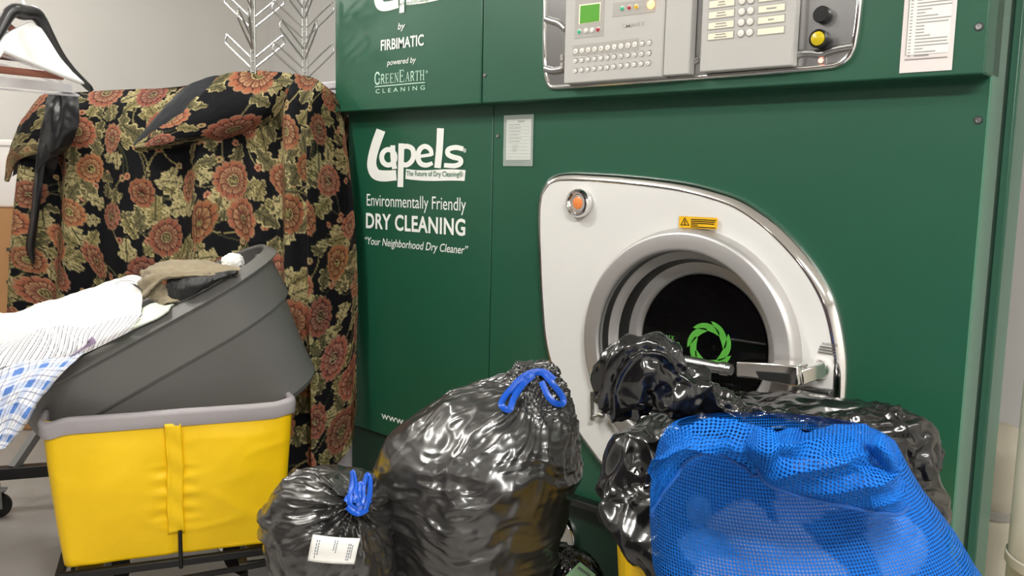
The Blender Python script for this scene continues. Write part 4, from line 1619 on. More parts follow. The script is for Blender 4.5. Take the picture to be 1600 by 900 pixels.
lin_ = [[(262, 166, .06), (236, 196, .06), (210, 226, .07)], [(288, 138, .075), (250, 178, .085), (209, 226, .08)], [(330, 120, .09), (270, 172, .10), (211, 228, .09)], [(352, 118, .09), (300, 172, .115), (216, 230, .09)]]
Lq = net(np.array([[coat_pt(x, y, o) for x, y, o in row] for row in lin_]), 50, 70)
Lq = Lq + cn * (.004 * fbm(Lq * 25, 3, 6))[..., None]
b = MB(); b.grid(Lq); b.build('lapel_lining', 'lining_velvet', coat, angle=180, solid=.004)
# sleeve at the left with an open cuff, and the dark hem of its lining
slv = [[(108, 146, .05), (84, 146, .06), (66, 150, .05), (60, 160, .0)],
       [(100, 170, .09), (72, 170, .10), (42, 182, .08), (34, 190, .0)],
       [(96, 196, .11), (66, 198, .12), (30, 212, .08), (22, 220, .0)],
       [(94, 222, .11), (62, 226, .12), (26, 236, .08), (16, 240, .0)]]
Sl = net(np.array([[coat_pt(x, y, o) for x, y, o in row] for row in slv]), 110, 90)
Sl = Sl + cn * (.008 * fbm(Sl * 12, 3, 14))[..., None]
b = MB(); b.grid(Sl, col=floral_colors(np.stack(np.broadcast_arrays(np.linspace(0, .24, 110)[:, None] + .1, np.linspace(0, .28, 90)[None] + .2), -1), 17)); b.build('sleeve', 'tapestry', coat, angle=180, solid=.004)
cf = [[(94, 222, .115), (62, 224, .125), (28, 232, .10), (15, 244, .04), (10, 282, .02)],
      [(94, 228, .12), (62, 232, .13), (32, 240, .11), (19, 252, .05), (14, 284, .03)],
      [(94, 236, .11), (60, 239, .12), (36, 246, .10), (24, 258, .06), (17, 277, .04)]]
Cf = net(np.array([[coat_pt(x, y, o) for x, y, o in row] for row in cf]), 24, 110)
cc = floral_colors(np.stack(np.broadcast_arrays(np.linspace(0, .06, 24)[:, None] + .7, np.linspace(0, .3, 110)[None] + .5), -1), 19) * .6 + np.array(lin('#8f7d54')) * .35
b = MB(); b.grid(Cf, col=cc); b.build('cuff', 'tapestry', coat, angle=180, solid=.008)
ci = [[(92, 232, .10), (60, 236, .11), (34, 244, .09), (22, 256, .04)], [(88, 262, .05), (62, 264, .03), (36, 266, .02), (20, 272, .01)], [(70, 290, .02), (56, 284, .0), (36, 270, .0), (18, 276, .0)]]
b = MB(); b.grid(net(np.array([[coat_pt(x, y, o) for x, y, o in row] for row in ci]), 24, 40)); b.build('sleeve_lining', 'lining_black', coat, angle=180)
sw = [[(36, 262, -.01), (48, 262, .02), (66, 262, .02)], [(33, 284, -.01), (46, 288, .03), (66, 290, .02)], [(30, 300, .0), (42, 306, .04), (66, 316, .02)]]
Sw = net(np.array([[coat_pt(x, y, o) for x, y, o in row] for row in sw]), 60, 50)
b = MB(); b.grid(Sw, col=floral_colors(np.stack(np.broadcast_arrays(np.linspace(0, .12, 60)[:, None] + .9, np.linspace(0, .1, 50)[None] + .4), -1), 23)); b.build('under_sleeve', 'tapestry', coat, angle=180, solid=.006)
# glossy black lining panel turned out over the shoulder, with its long hanging strip
bl = [[(74, 147, .15), (96, 144, .17), (122, 146, .16)], [(70, 172, .17), (92, 176, .20), (124, 172, .18)], [(66, 198, .17), (90, 204, .21), (121, 200, .18)],
      [(60, 226, .16), (86, 232, .19), (112, 224, .16)], [(57, 250, .15), (78, 243, .16), (98, 238, .15)], [(56, 272, .14), (62, 262, .15), (70, 256, .14)]]
Bl = net(np.array([[coat_pt(x, y, o) for x, y, o in row] for row in bl]), 80, 60)
Bl = Bl + cn * (.012 * fbm(Bl * 16, 3, 31) - .02 * np.exp(-((np.linspace(0, 1, 60)[None] - .42) / .1) ** 2) * np.exp(-((np.linspace(0, 1, 80)[:, None] - .2) / .2) ** 2))[..., None]
b = MB(); b.grid(Bl); b.build('turned_lining', 'lining_black', coat, angle=180, solid=.003)
st = [[(57, 240, .13), (62, 242, .14), (72, 246, .13)], [(52, 290, .10), (58, 292, .12), (66, 294, .11)], [(47, 340, .10), (54, 342, .12), (60, 344, .10)],
      [(40, 386, .09), (48, 386, .11), (55, 386, .09)], [(47, 404, .09), (51, 404, .10), (55, 402, .09)], [(49, 412, .09), (51, 412, .095), (53, 412, .09)]]
St = net(np.array([[coat_pt(x, y, o) for x, y, o in row] for row in st]), 70, 20)
b = MB(); b.grid(St); b.build('lining_strip', 'lining_black', coat, angle=180, solid=.004)

# ------------------------------------------------------------------ yellow canvas laundry carts
mat('canvas_yellow', '#ffcc00', 0.45, mottle=0.04, mscale=5, bump=0.06, bscale=500)
mat('canvas_seam', '#dcb010', 0.55, mottle=0.05)
mat('trim_grey', '#a6a0a3', 0.55, mottle=0.04, mscale=10)
mat('frame_black', '#1d1d1d', 0.45, 0.3, mottle=0.06)
mat('zinc', '#a8a6a0', 0.35, 0.9, mottle=0.08)


def canvas_cart(origin, a, W, D, label, z0=.284, z1=.722, seed=1, trim='trim_grey'):
    """origin: front left foot on the floor; a: unit vector along the front; depth runs away from the viewer"""
    a = np.asarray(a, float)
    p = np.cross(ZU, a)
    root = thing('laundry_cart', label, 'laundry cart', (origin[0], origin[1], 0))
    o = np.array([origin[0], origin[1], 0.0])
    nper = 4 * 60
    nz = 60

    def ring(z, ins, rc=.03):
        # rounded rectangle, ins = inset
        x0, x1, y0, y1 = ins, W - ins, ins, D - ins
        pts = []
        for cx_, cy_, q0 in ((x1 - rc, y0 + rc, -np.pi / 2), (x1 - rc, y1 - rc, 0), (x0 + rc, y1 - rc, np.pi / 2), (x0 + rc, y0 + rc, np.pi)):
            for q in np.linspace(q0, q0 + np.pi / 2, 6):
                pts.append((cx_ + rc * math.cos(q), cy_ + rc * math.sin(q)))
        pts = np.array(pts)
        seg = np.r_[0, np.cumsum(np.linalg.norm(np.roll(pts, -1, 0) - pts, axis=1))]
        q = np.linspace(0, seg[-1], nper + 1)[:-1]
        L = np.vstack([pts, pts[:1]])
        x, y = np.interp(q, seg, L[:, 0]), np.interp(q, seg, L[:, 1])
        return o + x[:, None] * a + y[:, None] * p + (0, 0, z), x, y
    rings = []
    for z in np.linspace(z1, z0, nz):
        t = (z1 - z) / (z1 - z0)
        R, x, y = ring(z, .004 + .035 * t ** 1.3)
        # canvas bellies between the seams
        bel = .016 * np.sin(np.pi * np.clip((x / W) * 2 % 1, 0, 1)) * np.sin(np.pi * min(1, t * 1.0 + .02)) * (y < .05)
        w1 = .006 * fbm(np.stack([x * 5 + y * 2, np.full(len(x), t * 3.0) + x * 3, y * 3], 1), 3, seed)
        crease = .004 * (1 - np.abs(vnoise(np.stack([x * 4 - t * 2.2, np.full(len(x), t * 4.5) + x * 2, y], 1), seed + 3))) ** 4
        # puckers near the middle seam
        seam = -.007 * np.exp(-((x - W / 2) / .02) ** 2) * (y < .05) + .0035 * np.sin(t * 60) * np.exp(-((np.abs(x - W / 2) - .03) / .03) ** 2) * (y < .05) * (.35 < t < .75)
        R = R - p * ((bel + w1 + crease + seam) * min(1.0, max(0.0, (t - .05) * 7)))[:, None] * (y < .06)[:, None]
        rings.append(R)
    rings = rings + [rings[-1] * .9 + rings[-1].mean(0) * .1 + (0, 0, -.004), np.tile(rings[-1].mean(0), (nper, 1)) + (0, 0, -.004)]
    b = MB(); b.grid(np.array(rings), cv=True)
    b.build('canvas_bag', 'canvas_yellow', root, angle=180, solid=.003)
    # seam strip down the middle of the front
    b = MB()
    w = .042
    xs = np.linspace(W / 2 - w / 2, W / 2 + w / 2, 7)
    zs = np.linspace(z1 - .03, z0 + .07, 40)
    P = np.array([[o + a * (x + .002 * math.sin(z * 25)) + p * (.004 + .035 * ((z1 - z) / (z1 - z0)) ** 1.3 - .009 + .0022 * math.sin(z * 70 + x * 60) - .003 * (abs(x - W / 2) > .015)) + (0, 0, z) for x in xs] for z in zs])
    b.grid(P)
    b.build('seam_strip', 'canvas_yellow', root, solid=.004)
    # rolled trim round the mouth
    b = MB()
    prof = [(-.005, -.040), (-.008, -.036), (-.008, -.02), (-.010, -.006), (-.008, .006), (.0, .010), (.008, .006), (.010, -.002), (.008, -.03)]
    P = []
    for dx, dz in prof:
        R, x, y = ring(z1 + dz, .004 + dx, .03)
        wv = .0035 * fbm(np.stack([x * 9, y * 9, np.full(len(x), dz * 20)], 1), 3, seed + 9)
        P.append(R + np.outer(wv, ZU) - p * (wv * (y < .06))[:, None] - np.outer((.012 * np.exp(-((x - .02) / .03) ** 2) - .010 * np.exp(-((x - W + .015) / .03) ** 2)) * (y < .06), ZU))
    b.grid(np.array(P), cv=True, flip=True)
    b.build('trim', trim, root, angle=180)
    # steel frame below
    b = MB()
    zf = z0 - .022
    cs = [o + a * .03 + p * .03, o + a * (W - .03) + p * .03, o + a * (W - .03) + p * (D - .03), o + a * .03 + p * (D - .03)]
    for i in range(4):
        q0, q1 = cs[i] + (0, 0, zf), cs[(i + 1) % 4] + (0, 0, zf)
        b.bar(q0, q1, .022, .022)
    b.build('frame', 'frame_black', root, bevel=.002)
    b = MB(); b.tube([o + a * (W * .515) + p * .018 + (0, 0, zf - .015), o + a * (W * .515) + p * .012 + (0, 0, z0 + .08)], .006, 10); b.build('stay_rod', 'frame_black', root)
    b = MB(); b.bar(o + a * W * .3 + p * .005 + (0, 0, zf - .05), o + a * (W * .98) + p * .005 + (0, 0, zf - .028), .012, .014); b.build('tie_rod', 'frame_black', root)
    for i, c in enumerate(cs):
        inn = c + (cs[(i + 2) % 4] - c) * .12
        caster(root, inn * np.array([1, 1, 0]) + (0, 0, .095), .09, a)
        b = MB(); b.box(inn * np.array([1, 1, 0]) + (0, 0, (zf + .225) / 2), (.075, .065, max(.02, zf - .225)), np.array([a, p, ZU])); b.build('caster_block', 'zinc', root, bevel=.003)
    return root


c0 = at(60, 662, 2.35); c1 = at(461, 634, 2.6)
ca = c1 - c0; ca[2] = 0; CW = np.linalg.norm(ca); ca /= CW
cp_ = np.cross(ZU, ca)
canvas_cart(c0, ca, CW, .52, 'yellow canvas laundry cart with grey trim, carrying the tilted grey tub')
# second cart: the loose black bag slumps over its near rim
d0 = at(975, 835, 1.62)
da = R0 * np.array([1, 1, 0]) * .99 - F0 * .06; da /= np.linalg.norm(da)
canvas_cart(d0, da, .50, .40, 'yellow canvas cart under the loose black bag, only its corner showing', z1=d0[2], seed=5)

# ------------------------------------------------------------------ grey tub tipped into the cart
mat('tub_grey', '#6a6967', 0.42, mottle=0.03, mscale=3, bump=0.04, bscale=350)
n_pl = cp_
pl0 = c0 + cp_ * .055
Rn = on_plane(429, 396, pl0, n_pl)
Ln = on_plane(-22, 642, pl0, n_pl)
Bn = on_plane(497, 606, pl0 + n_pl * .062, n_pl)
e1 = Rn - Ln; LT = np.linalg.norm(e1); e1 /= LT          # long axis, pointing up-right
e3 = np.cross(e1, n_pl); e3 = e3 if e3[2] > 0 else -e3    # up out of the mouth
HT = -np.dot(Bn - Rn, e3); IN_ = -np.dot(Bn - Rn, e1)     # depth, overhang
WT = .58


def tub_ring(h, ins_x, ins_y, rc, n=160):
    x0, x1, y0, y1 = ins_x, LT - ins_x, ins_y, WT - ins_y
    pts = []
    for cx_, cy_, q0 in ((x1 - rc, y0 + rc, -np.pi / 2), (x1 - rc, y1 - rc, 0), (x0 + rc, y1 - rc, np.pi / 2), (x0 + rc, y0 + rc, np.pi)):
        for q in np.linspace(q0, q0 + np.pi / 2, 14):
            pts.append((cx_ + rc * math.cos(q), cy_ + rc * math.sin(q)))
    pts = np.array(pts)
    seg = np.r_[0, np.cumsum(np.linalg.norm(np.roll(pts, -1, 0) - pts, axis=1))]
    q = np.linspace(0, seg[-1], n + 1)[:-1]
    L = np.vstack([pts, pts[:1]])
    x, y = np.interp(q, seg, L[:, 0]), np.interp(q, seg, L[:, 1])
    return Ln + x[:, None] * e1 + y[:, None] * n_pl + e3 * h


tub = thing('plastic_tub', 'grey plastic tub tipped on end in the yellow cart, heaped with laundry', 'tub', (Ln + Rn) / 2 - e3 * HT)
ts = .37 * HT            # height of the outer skirt
b = MB()
prof = [(-HT, .09, .09, .15), (-HT + .004, .075, .075, .16), (-HT + .02, .062, .062, .17), (-ts - .012, .036, .032, .225), (-ts - .002, .034, .030, .225), (-ts + .001, .014, .012, .246), (-ts + .008, .009, .008, .25),
        (-.030, .001, .001, .262), (-.0295, -.020, -.020, .276), (-.027, -.0235, -.0235, .278), (-.0245, -.024, -.024, .278), (.000, -.004, -.004, .265), (.0025, .000, .000, .262), (.0025, .005, .005, .26), (-.003, .009, .009, .257), (-ts, .026, .024, .225), (-HT + .02, .068, .068, .16), (-HT + .012, .09, .09, .15)]
b.grid(np.array([tub_ring(*q) for q in prof]), cv=True, flip=False)
n = 160
k = len(prof)
b.f.append(tuple(range(n))); b.m.append(0)
b.f.append(tuple((k - 1) * n + i for i in range(n - 1, -1, -1))); b.m.append(0)
b.build('shell', 'tub_grey', tub, angle=22)
# moulded grip inside the raised end
b = MB()
gp = [Ln + e1 * (LT - .035) + n_pl * (WT * .52 + (s - .5) * .13) + e3 * (-.055 + .03 * math.sin(math.pi * s)) for s in np.linspace(0, 1, 9)]
b.tube(cr(np.array(gp), 24), .012, 12); b.build('grip', 'tub_grey', tub)

# ------------------------------------------------------------------ laundry in the tub
mat('cloth_vc', '#ffffff', 0.85, attr='Col', sheen=0.1, bump=0.06, bscale=200)
mat('cloth_white', '#fbf6f0', 0.85, mottle=0.02, mscale=5, bump=0.05, bscale=180)
mat('cloth_khaki', '#8c8069', 0.85, mottle=0.1, mscale=8, sheen=0.1)
mat('cloth_blackish', '#1a1a1b', 0.6, mottle=0.1)
mat('cloth_pale_green', '#dfe6d8', 0.85, mottle=0.04)
mat('tag_mint', '#a5dcb4', 0.7, mottle=0.04)
mat('cotton', '#f8f8f6', 0.95, mottle=0.01, bump=.3, bscale=120)


def cloth_at(rows, nu, nv, wr=.006, wf=10, seed=1, ridged=False):
    P = net(np.array([[at(x, y, d) for x, y, d in row] for row in rows]), nu, nv)
    n = gnormals(P)
    if np.mean(n @ FW) > 0:
        n = -n
    w = wr * fbm(P * wf, 4, seed) + (wr * .7 * fbm(P * wf * 1.7, 3, seed + 5, True) if ridged else 0)
    return P + n * w[..., None], n


# big white sheet heaped over the tub, running out of the frame on the left
rows = [[(-100, 660, 2.55), (-105, 630, 2.70), (-95, 600, 2.95)],
        [(-60, 565, 2.48), (-55, 520, 2.66), (-40, 500, 2.92)],
        [(5, 535, 2.44), (15, 503, 2.60), (30, 488, 2.88)],
        [(70, 545, 2.43), (80, 485, 2.58), (95, 472, 2.88)],
        [(130, 545, 2.43), (140, 470, 2.58), (150, 452, 2.88)],
        [(190, 520, 2.44), (195, 455, 2.58), (200, 436, 2.86)],
        [(222, 498, 2.46), (222, 462, 2.58), (222, 440, 2.82)]]
P, _ = cloth_at(rows, 150, 70, .020, 5, 41, True)
sheet_ = MB(); sheet_.grid(P)
o = sheet_.build('white_sheet', 'cloth_white', None, angle=180, solid=.006)
tag(o, 'large plain white sheet heaped over the left half of the grey tub', 'sheet')
# blush fold under the sheet
rows = [[(-80, 680, 2.40), (-85, 640, 2.44), (-85, 610, 2.50)], [(-40, 590, 2.38), (-42, 550, 2.42), (-44, 514, 2.48)], [(20, 570, 2.38), (20, 540, 2.41), (25, 520, 2.46)],
        [(80, 560, 2.38), (80, 535, 2.41), (85, 518, 2.46)], [(125, 555, 2.39), (125, 532, 2.42), (130, 520, 2.46)]]
P, _ = cloth_at(rows, 110, 50, .006, 9, 43)
b = MB(); b.grid(P)
mat('cloth_blush', '#e6d9d0', 0.85, mottle=0.04)
o = b.build('folded_cloth', 'cloth_blush', None, angle=180, solid=.008)
tag(o, 'blush cream cloth folded under the white sheet at the left edge', 'cloth')
# striped shirt


def striped(S):
    c = np.tile(np.array(lin('#eeecec')), S.shape[:-1] + (1,))
    s = (S[..., 0] / .017) % 1
    m1 = (s < .17)
    c[m1] = np.array(lin('#6a6c7a'))
    s2 = (S[..., 0] / .017 + .35) % 2
    c[(s2 < .12)] = np.array(lin('#8b8b98'))
    return c


rows = [[(-60, 600, 2.33), (-55, 572, 2.36), (-50, 556, 2.40), (-40, 545, 2.44)],
        [(0, 575, 2.33), (5, 556, 2.355), (10, 542, 2.385), (20, 533, 2.41)],
        [(40, 568, 2.33), (48, 546, 2.345), (56, 526, 2.365), (62, 513, 2.40)],
        [(85, 562, 2.335), (90, 545, 2.34), (95, 524, 2.36), (98, 508, 2.40)],
        [(125, 555, 2.345), (130, 540, 2.345), (132, 524, 2.365), (136, 512, 2.40)],
        [(165, 537, 2.365), (170, 524, 2.365), (176, 510, 2.385), (180, 498, 2.42)],
        [(205, 517, 2.39), (210, 508, 2.39), (216, 498, 2.40), (222, 490, 2.43)]]
P, nn = cloth_at(rows, 300, 120, .006, 11, 47, False)
U = np.linspace(0, 1, 300)[:, None]; V = np.linspace(0, 1, 120)[None]
tw = np.stack(np.broadcast_arrays(.50 * U + .006 * np.sin(V * 3 + U * 9) - .02 * V, V * .2), -1)
b = MB(); b.grid(P, col=striped(tw))
o = b.build('striped_shirt', 'cloth_vc', None, angle=180, solid=.003)
tag(o, 'crumpled white shirt with thin grey stripes, behind the blue plaid shirt', 'shirt')
# pinstriped collar at the peak of the heap
rows = [[(178, 448, 2.72), (182, 440, 2.74), (190, 433, 2.78)], [(196, 444, 2.70), (200, 434, 2.71), (206, 430, 2.75)], [(212, 444, 2.68), (216, 436, 2.69), (220, 432, 2.72)], [(224, 452, 2.66), (226, 444, 2.66), (226, 440, 2.69)]]
P, nn = cloth_at(rows, 90, 50, .004, 25, 49)
tw = np.stack(np.broadcast_arrays(np.linspace(0, .03, 90)[:, None] + np.linspace(0, .09, 50)[None], np.zeros((1, 50))), -1)
b = MB(); b.grid(P, col=striped(tw))
o = b.build('pinstriped_cloth', 'cloth_vc', None, angle=180, solid=.004)
tag(o, 'small bit of blue-grey pinstriped cloth at the peak of the laundry heap', 'cloth')
# blue plaid shirt over the rim


def plaid(S):
    u, v = S[..., 0], S[..., 1]
    base = np.tile(np.array(lin('#e6e8ee')), S.shape[:-1] + (1,))
    blue, mid, navy = (np.array(lin(c)) for c in ('#4f78bd', '#93a8d2', '#333f78'))
    pu, pv = (u / .085) % 1, (v / .085) % 1
    wu, wv = (pu < .36), (pv < .36)
    base[wu] = base[wu] * .45 + mid * .55
    base[wv] = base[wv] * .45 + mid * .55
    base[wu & wv] = blue
    for w_, p in ((.54, pu), (.54, pv), (.82, pu), (.82, pv)):
        l = np.abs(p - w_) < .028
        base[l] = base[l] * .45 + navy * .55
    return base


rows = [[(-70, 596, 2.36), (-20, 585, 2.34), (20, 570, 2.335), (60, 562, 2.335), (100, 558, 2.335), (132, 552, 2.34)],
        [(-75, 615, 2.30), (-25, 602, 2.29), (20, 590, 2.285), (58, 578, 2.29), (92, 572, 2.29), (120, 562, 2.31)],
        [(-80, 640, 2.27), (-30, 625, 2.255), (12, 613, 2.25), (42, 602, 2.26), (72, 598, 2.26), (92, 588, 2.28)],
        [(-85, 670, 2.26), (-35, 655, 2.24), (2, 643, 2.24), (25, 634, 2.245), (50, 634, 2.24), (66, 622, 2.26)],
        [(-90, 710, 2.26), (-40, 695, 2.245), (-8, 685, 2.24), (8, 676, 2.24), (26, 672, 2.235), (40, 660, 2.255)],
        [(-95, 740, 2.27), (-45, 728, 2.25), (-18, 716, 2.245), (-6, 704, 2.24), (8, 700, 2.235), (18, 690, 2.255)]]
P, nn = cloth_at(rows, 240, 220, .006, 11, 53, True)
U = np.linspace(0, 1, 240)[:, None]; V = np.linspace(0, 1, 220)[None]
tw = np.stack(np.broadcast_arrays(U * .36 + .05 * np.sin(V * 3), V * .40 + .06 * U), -1)
b = MB(); b.grid(P, col=plaid(tw))
o = b.build('plaid_shirt', 'cloth_vc', None, angle=180, solid=.003)
tag(o, 'blue and white plaid shirt hanging over the low end of the grey tub', 'shirt')
# mauve cuff with a white tag on the rim
rows = [[(108, 556, 2.31), (118, 550, 2.31), (126, 545, 2.31)], [(126, 548, 2.30), (132, 541, 2.30), (138, 535, 2.30)], [(150, 536, 2.31), (148, 530, 2.31), (143, 525, 2.31)]]
P, nn = cloth_at(rows, 40, 30, .003, 20, 57)
cc = np.tile(np.array(lin('#8d7a95')), (40, 30, 1)); cc[:, ::4] = np.array(lin('#a595ad'))
b = MB(); b.grid(P, col=cc); o = b.build('mauve_cloth', 'cloth_vc', None, angle=180, solid=.004)
tag(o, 'small mauve striped cloth lying on the tub rim beside the plaid shirt', 'cloth')
# pale green cloth and mint slip
rows = [[(186, 520, 2.45), (200, 505, 2.47), (212, 488, 2.52)], [(215, 508, 2.44), (225, 492, 2.47), (235, 475, 2.54)], [(240, 497, 2.45), (248, 484, 2.48), (254, 472, 2.55)], [(262, 484, 2.46), (268, 477, 2.49), (276, 474, 2.54)]]
P, nn = cloth_at(rows, 90, 60, .006, 14, 59)
b = MB(); b.grid(P); o = b.build('pale_green_cloth', 'cloth_pale_green', None, angle=180, solid=.006)
tag(o, 'pale green-white cloth against the near rim, in front of the khaki trousers', 'cloth')
rows = [[(172, 514, 2.415), (180, 503, 2.42), (188, 499, 2.43)], [(188, 516, 2.41), (194, 504, 2.415), (200, 498, 2.43)], [(203, 514, 2.41), (206, 506, 2.415), (211, 503, 2.43)]]
P, nn = cloth_at(rows, 30, 30, .003, 20, 61)
b = MB(); b.grid(P); o = b.build('mint_slip', 'tag_mint', None, angle=180, solid=.002)
tag(o, 'small mint green paper slip tucked beside the pale green cloth', 'paper')
# khaki trousers rolled round a black garment
rows = [[(226, 468, 2.58), (219, 448, 2.60), (221, 428, 2.64), (232, 420, 2.70), (240, 418, 2.8)],
        [(238, 452, 2.53), (232, 436, 2.56), (238, 422, 2.60), (250, 413, 2.68), (256, 412, 2.8)],
        [(262, 436, 2.52), (262, 427, 2.55), (268, 418, 2.60), (280, 410, 2.68), (285, 410, 2.8)],
        [(300, 431, 2.52), (303, 425, 2.55), (308, 417, 2.60), (316, 411, 2.68), (318, 412, 2.8)],
        [(340, 428, 2.53), (342, 424, 2.56), (346, 420, 2.60), (350, 417, 2.66), (352, 420, 2.74)],
        [(372, 426, 2.56), (374, 425, 2.58), (376, 424, 2.60), (378, 424, 2.64), (378, 426, 2.70)]]
P, nn = cloth_at(rows, 160, 80, .007, 13, 63, True)
V = np.linspace(0, 1, 80)[None]
P = P + nn * (.006 * np.sin(V * 26 + np.linspace(0, 4, 160)[:, None]))[..., None]
b = MB(); b.grid(P); 
kh = thing('khaki_trousers', 'rolled khaki trousers with dark waistband near the raised end of the tub', 'trousers', at(300, 430, 2.6))
b.build('legs', 'cloth_khaki', kh, angle=180, solid=.006)
rows = [[(222, 432, 2.60), (230, 428, 2.58), (240, 434, 2.56)], [(228, 450, 2.59), (240, 444, 2.56), (258, 448, 2.54)], [(236, 466, 2.57), (252, 462, 2.54), (272, 464, 2.52)], [(252, 478, 2.54), (266, 474, 2.51), (282, 472, 2.50)]]
P, nn = cloth_at(rows, 70, 60, .012, 18, 64, True)
b = MB(); b.grid(P); b.build('waistband', 'cloth_khaki', kh, angle=180, solid=.005)
rows = [[(268, 474, 2.52), (262, 452, 2.52), (262, 432, 2.55)], [(292, 466, 2.49), (292, 447, 2.48), (294, 430, 2.54)], [(318, 452, 2.49), (320, 440, 2.48), (322, 428, 2.54)], [(345, 438, 2.51), (348, 432, 2.51), (350, 426, 2.55)], [(370, 427, 2.55), (372, 425, 2.56), (372, 424, 2.58)]]
P, nn = cloth_at(rows, 110, 60, .008, 16, 65, True)
b = MB(); b.grid(P); o = b.build('black_garment', 'cloth_blackish', None, angle=180, solid=.006)
tag(o, 'black garment lying along the near rim under the khaki trousers', 'garment')
# white tuft by the raised end
cc_ = at(364, 410, 2.72)
th, ph = np.meshgrid(np.linspace(0, 2 * np.pi, 60, endpoint=False), np.linspace(0.02, np.pi - .02, 40), indexing='ij')
N = np.stack([np.cos(th) * np.sin(ph), np.sin(th) * np.sin(ph), np.cos(ph)], -1)
P = cc_ + N * (.034 * (1 + .18 * fbm(N * 4, 4, 3)))[..., None] * np.array([1, 1, .85])
b = MB(); b.grid(P, cu=True); o = b.build('white_towel', 'cotton', None, angle=180)
tag(o, 'small bright white towel bunched at the raised end of the grey tub', 'towel')

# ------------------------------------------------------------------ bags
mat('bag_black', '#2a2928', 0.29, mottle=0.05, mscale=3, spec=1.0, coat=0.4)
mat('bag_black_thick', '#101011', 0.15, mottle=0.05, mscale=3, spec=0.8)
mat('tie_blue', '#0d52c0', 0.35, mottle=0.04)


def ring_form(rows, d, nu, nv, depth_ratio=.9, maxd=.27, fwd=0.0, tilt=0.0):
    """rows: (y, x left, x right[, depth shift]) in the photo at distance d -> grid of rings (around, down)"""
    base = []
    ex = [(*r, 0.0) if len(r) == 3 else r for r in rows]
    ex = cr(np.array(ex, float), nv)
    a = np.linspace(0, 2 * np.pi, nu, endpoint=False)
    G = np.zeros((nu, nv, 3))
    for j, (y, xl, xr, sh) in enumerate(ex):
        dd = d + sh
        c = at((xl + xr) / 2, y, dd)
        rx = max(.004, (xr - xl) / 2 * dd / FPX)
        ry = min(rx * depth_ratio, maxd)
        G[:, j] = c + np.cos(a)[:, None] * rx * CR * np.array([1, 1, 0]) + np.sin(a)[:, None] * ry * F0 + np.sin(a)[:, None] * ry * tilt * ZU
    return G


def tube_excess(G, cap):
    """a bag is a tube of one width: where the form narrows there is material to spare"""
    per = np.sum(np.linalg.norm(np.roll(G, -1, 0) - G, axis=-1), 0)
    return np.clip(per.max() * 1.03 / per - 1, .02, cap)[None, :]


def resting(P, lift=.007):
    """depth, along the view of the photo, of a bag's skin at a photo position: so that ties and tickets lie on it"""
    d = P.reshape(-1, 3) - CAM
    w = d @ FW
    u, v = 800 + FPX * (d @ CR) / w, 450 - FPX * (d @ CU) / w

    def f(x, y, default):
        m_ = np.hypot(u - x, v - y) < 9
        return float(w[m_].min() - lift) if m_.any() else default
    return f


def knot_tails(mb, top, pts_list, w=.012):
    for pts in pts_list:
        strap(mb, pts, w)


# large tied bag in the middle
rows = [(574, 818, 850), (582, 810, 864), (592, 800, 866), (604, 770, 876), (620, 716, 884), (640, 672, 890), (668, 628, 897), (700, 598, 898), (735, 585, 897), (780, 583, 888), (830, 590, 874), (890, 608, 856),
        (960, 622, 852), (1040, 635, 840), (1110, 650, 830), (1150, 680, 800), (1158, 735, 745)]
T = ring_form(rows, 2.15, 300, 340)
zmin = T[..., 2].min()
T[..., 2] = np.where(T[..., 2] < .004, .004, T[..., 2])
P = crumple(T, .017, .020, .0040, at(836, 590, 2.12), .30, seed=5, fz=15, fx=3.4)
P = close_ends(P)
P[..., 2] = np.maximum(P[..., 2], .003)
bagM = thing('garbage_bag', 'largest black garbage bag, tied with blue drawstring, centre of the photo', 'garbage bag', at(738, 1150, 2.15) * np.array([1, 1, 0]))
b = MB(); b.grid(P, cu=True, flip=False); b.build('sack', 'bag_black', bagM, angle=180)
b = MB()
on = resting(P)
for pts, w_ in (([(822, 590), (800, 606), (786, 624), (784, 634), (796, 640), (803, 622), (818, 600), (834, 586)], .0145),
                ([(822, 592), (836, 582), (848, 583), (862, 598), (878, 618), (880, 630), (868, 630), (856, 618), (846, 596)], .0145),
                ([(796, 612), (812, 594), (830, 583), (850, 582), (866, 594)], .017)):
    ds = [on(x, y, 2.12) for x, y in pts]
    strap(b, [at(x, y, d) for (x, y), d in zip(pts, ds)], w_, n=60)
b.build('drawstring', 'tie_blue', bagM, angle=60)

# small tied bag at the left
rows = [(742, 500, 560), (746, 478, 572), (754, 458, 584), (770, 440, 596), (795, 422, 604), (825, 416, 610), (870, 420, 612), (930, 430, 610), (1010, 440, 600), (1100, 450, 590), (1180, 470, 570), (1215, 490, 550), (1220, 515, 525)]
T = ring_form(rows, 1.98, 260, 260, depth_ratio=.95)
T[..., 2] = np.where(T[..., 2] < .004, .004, T[..., 2])
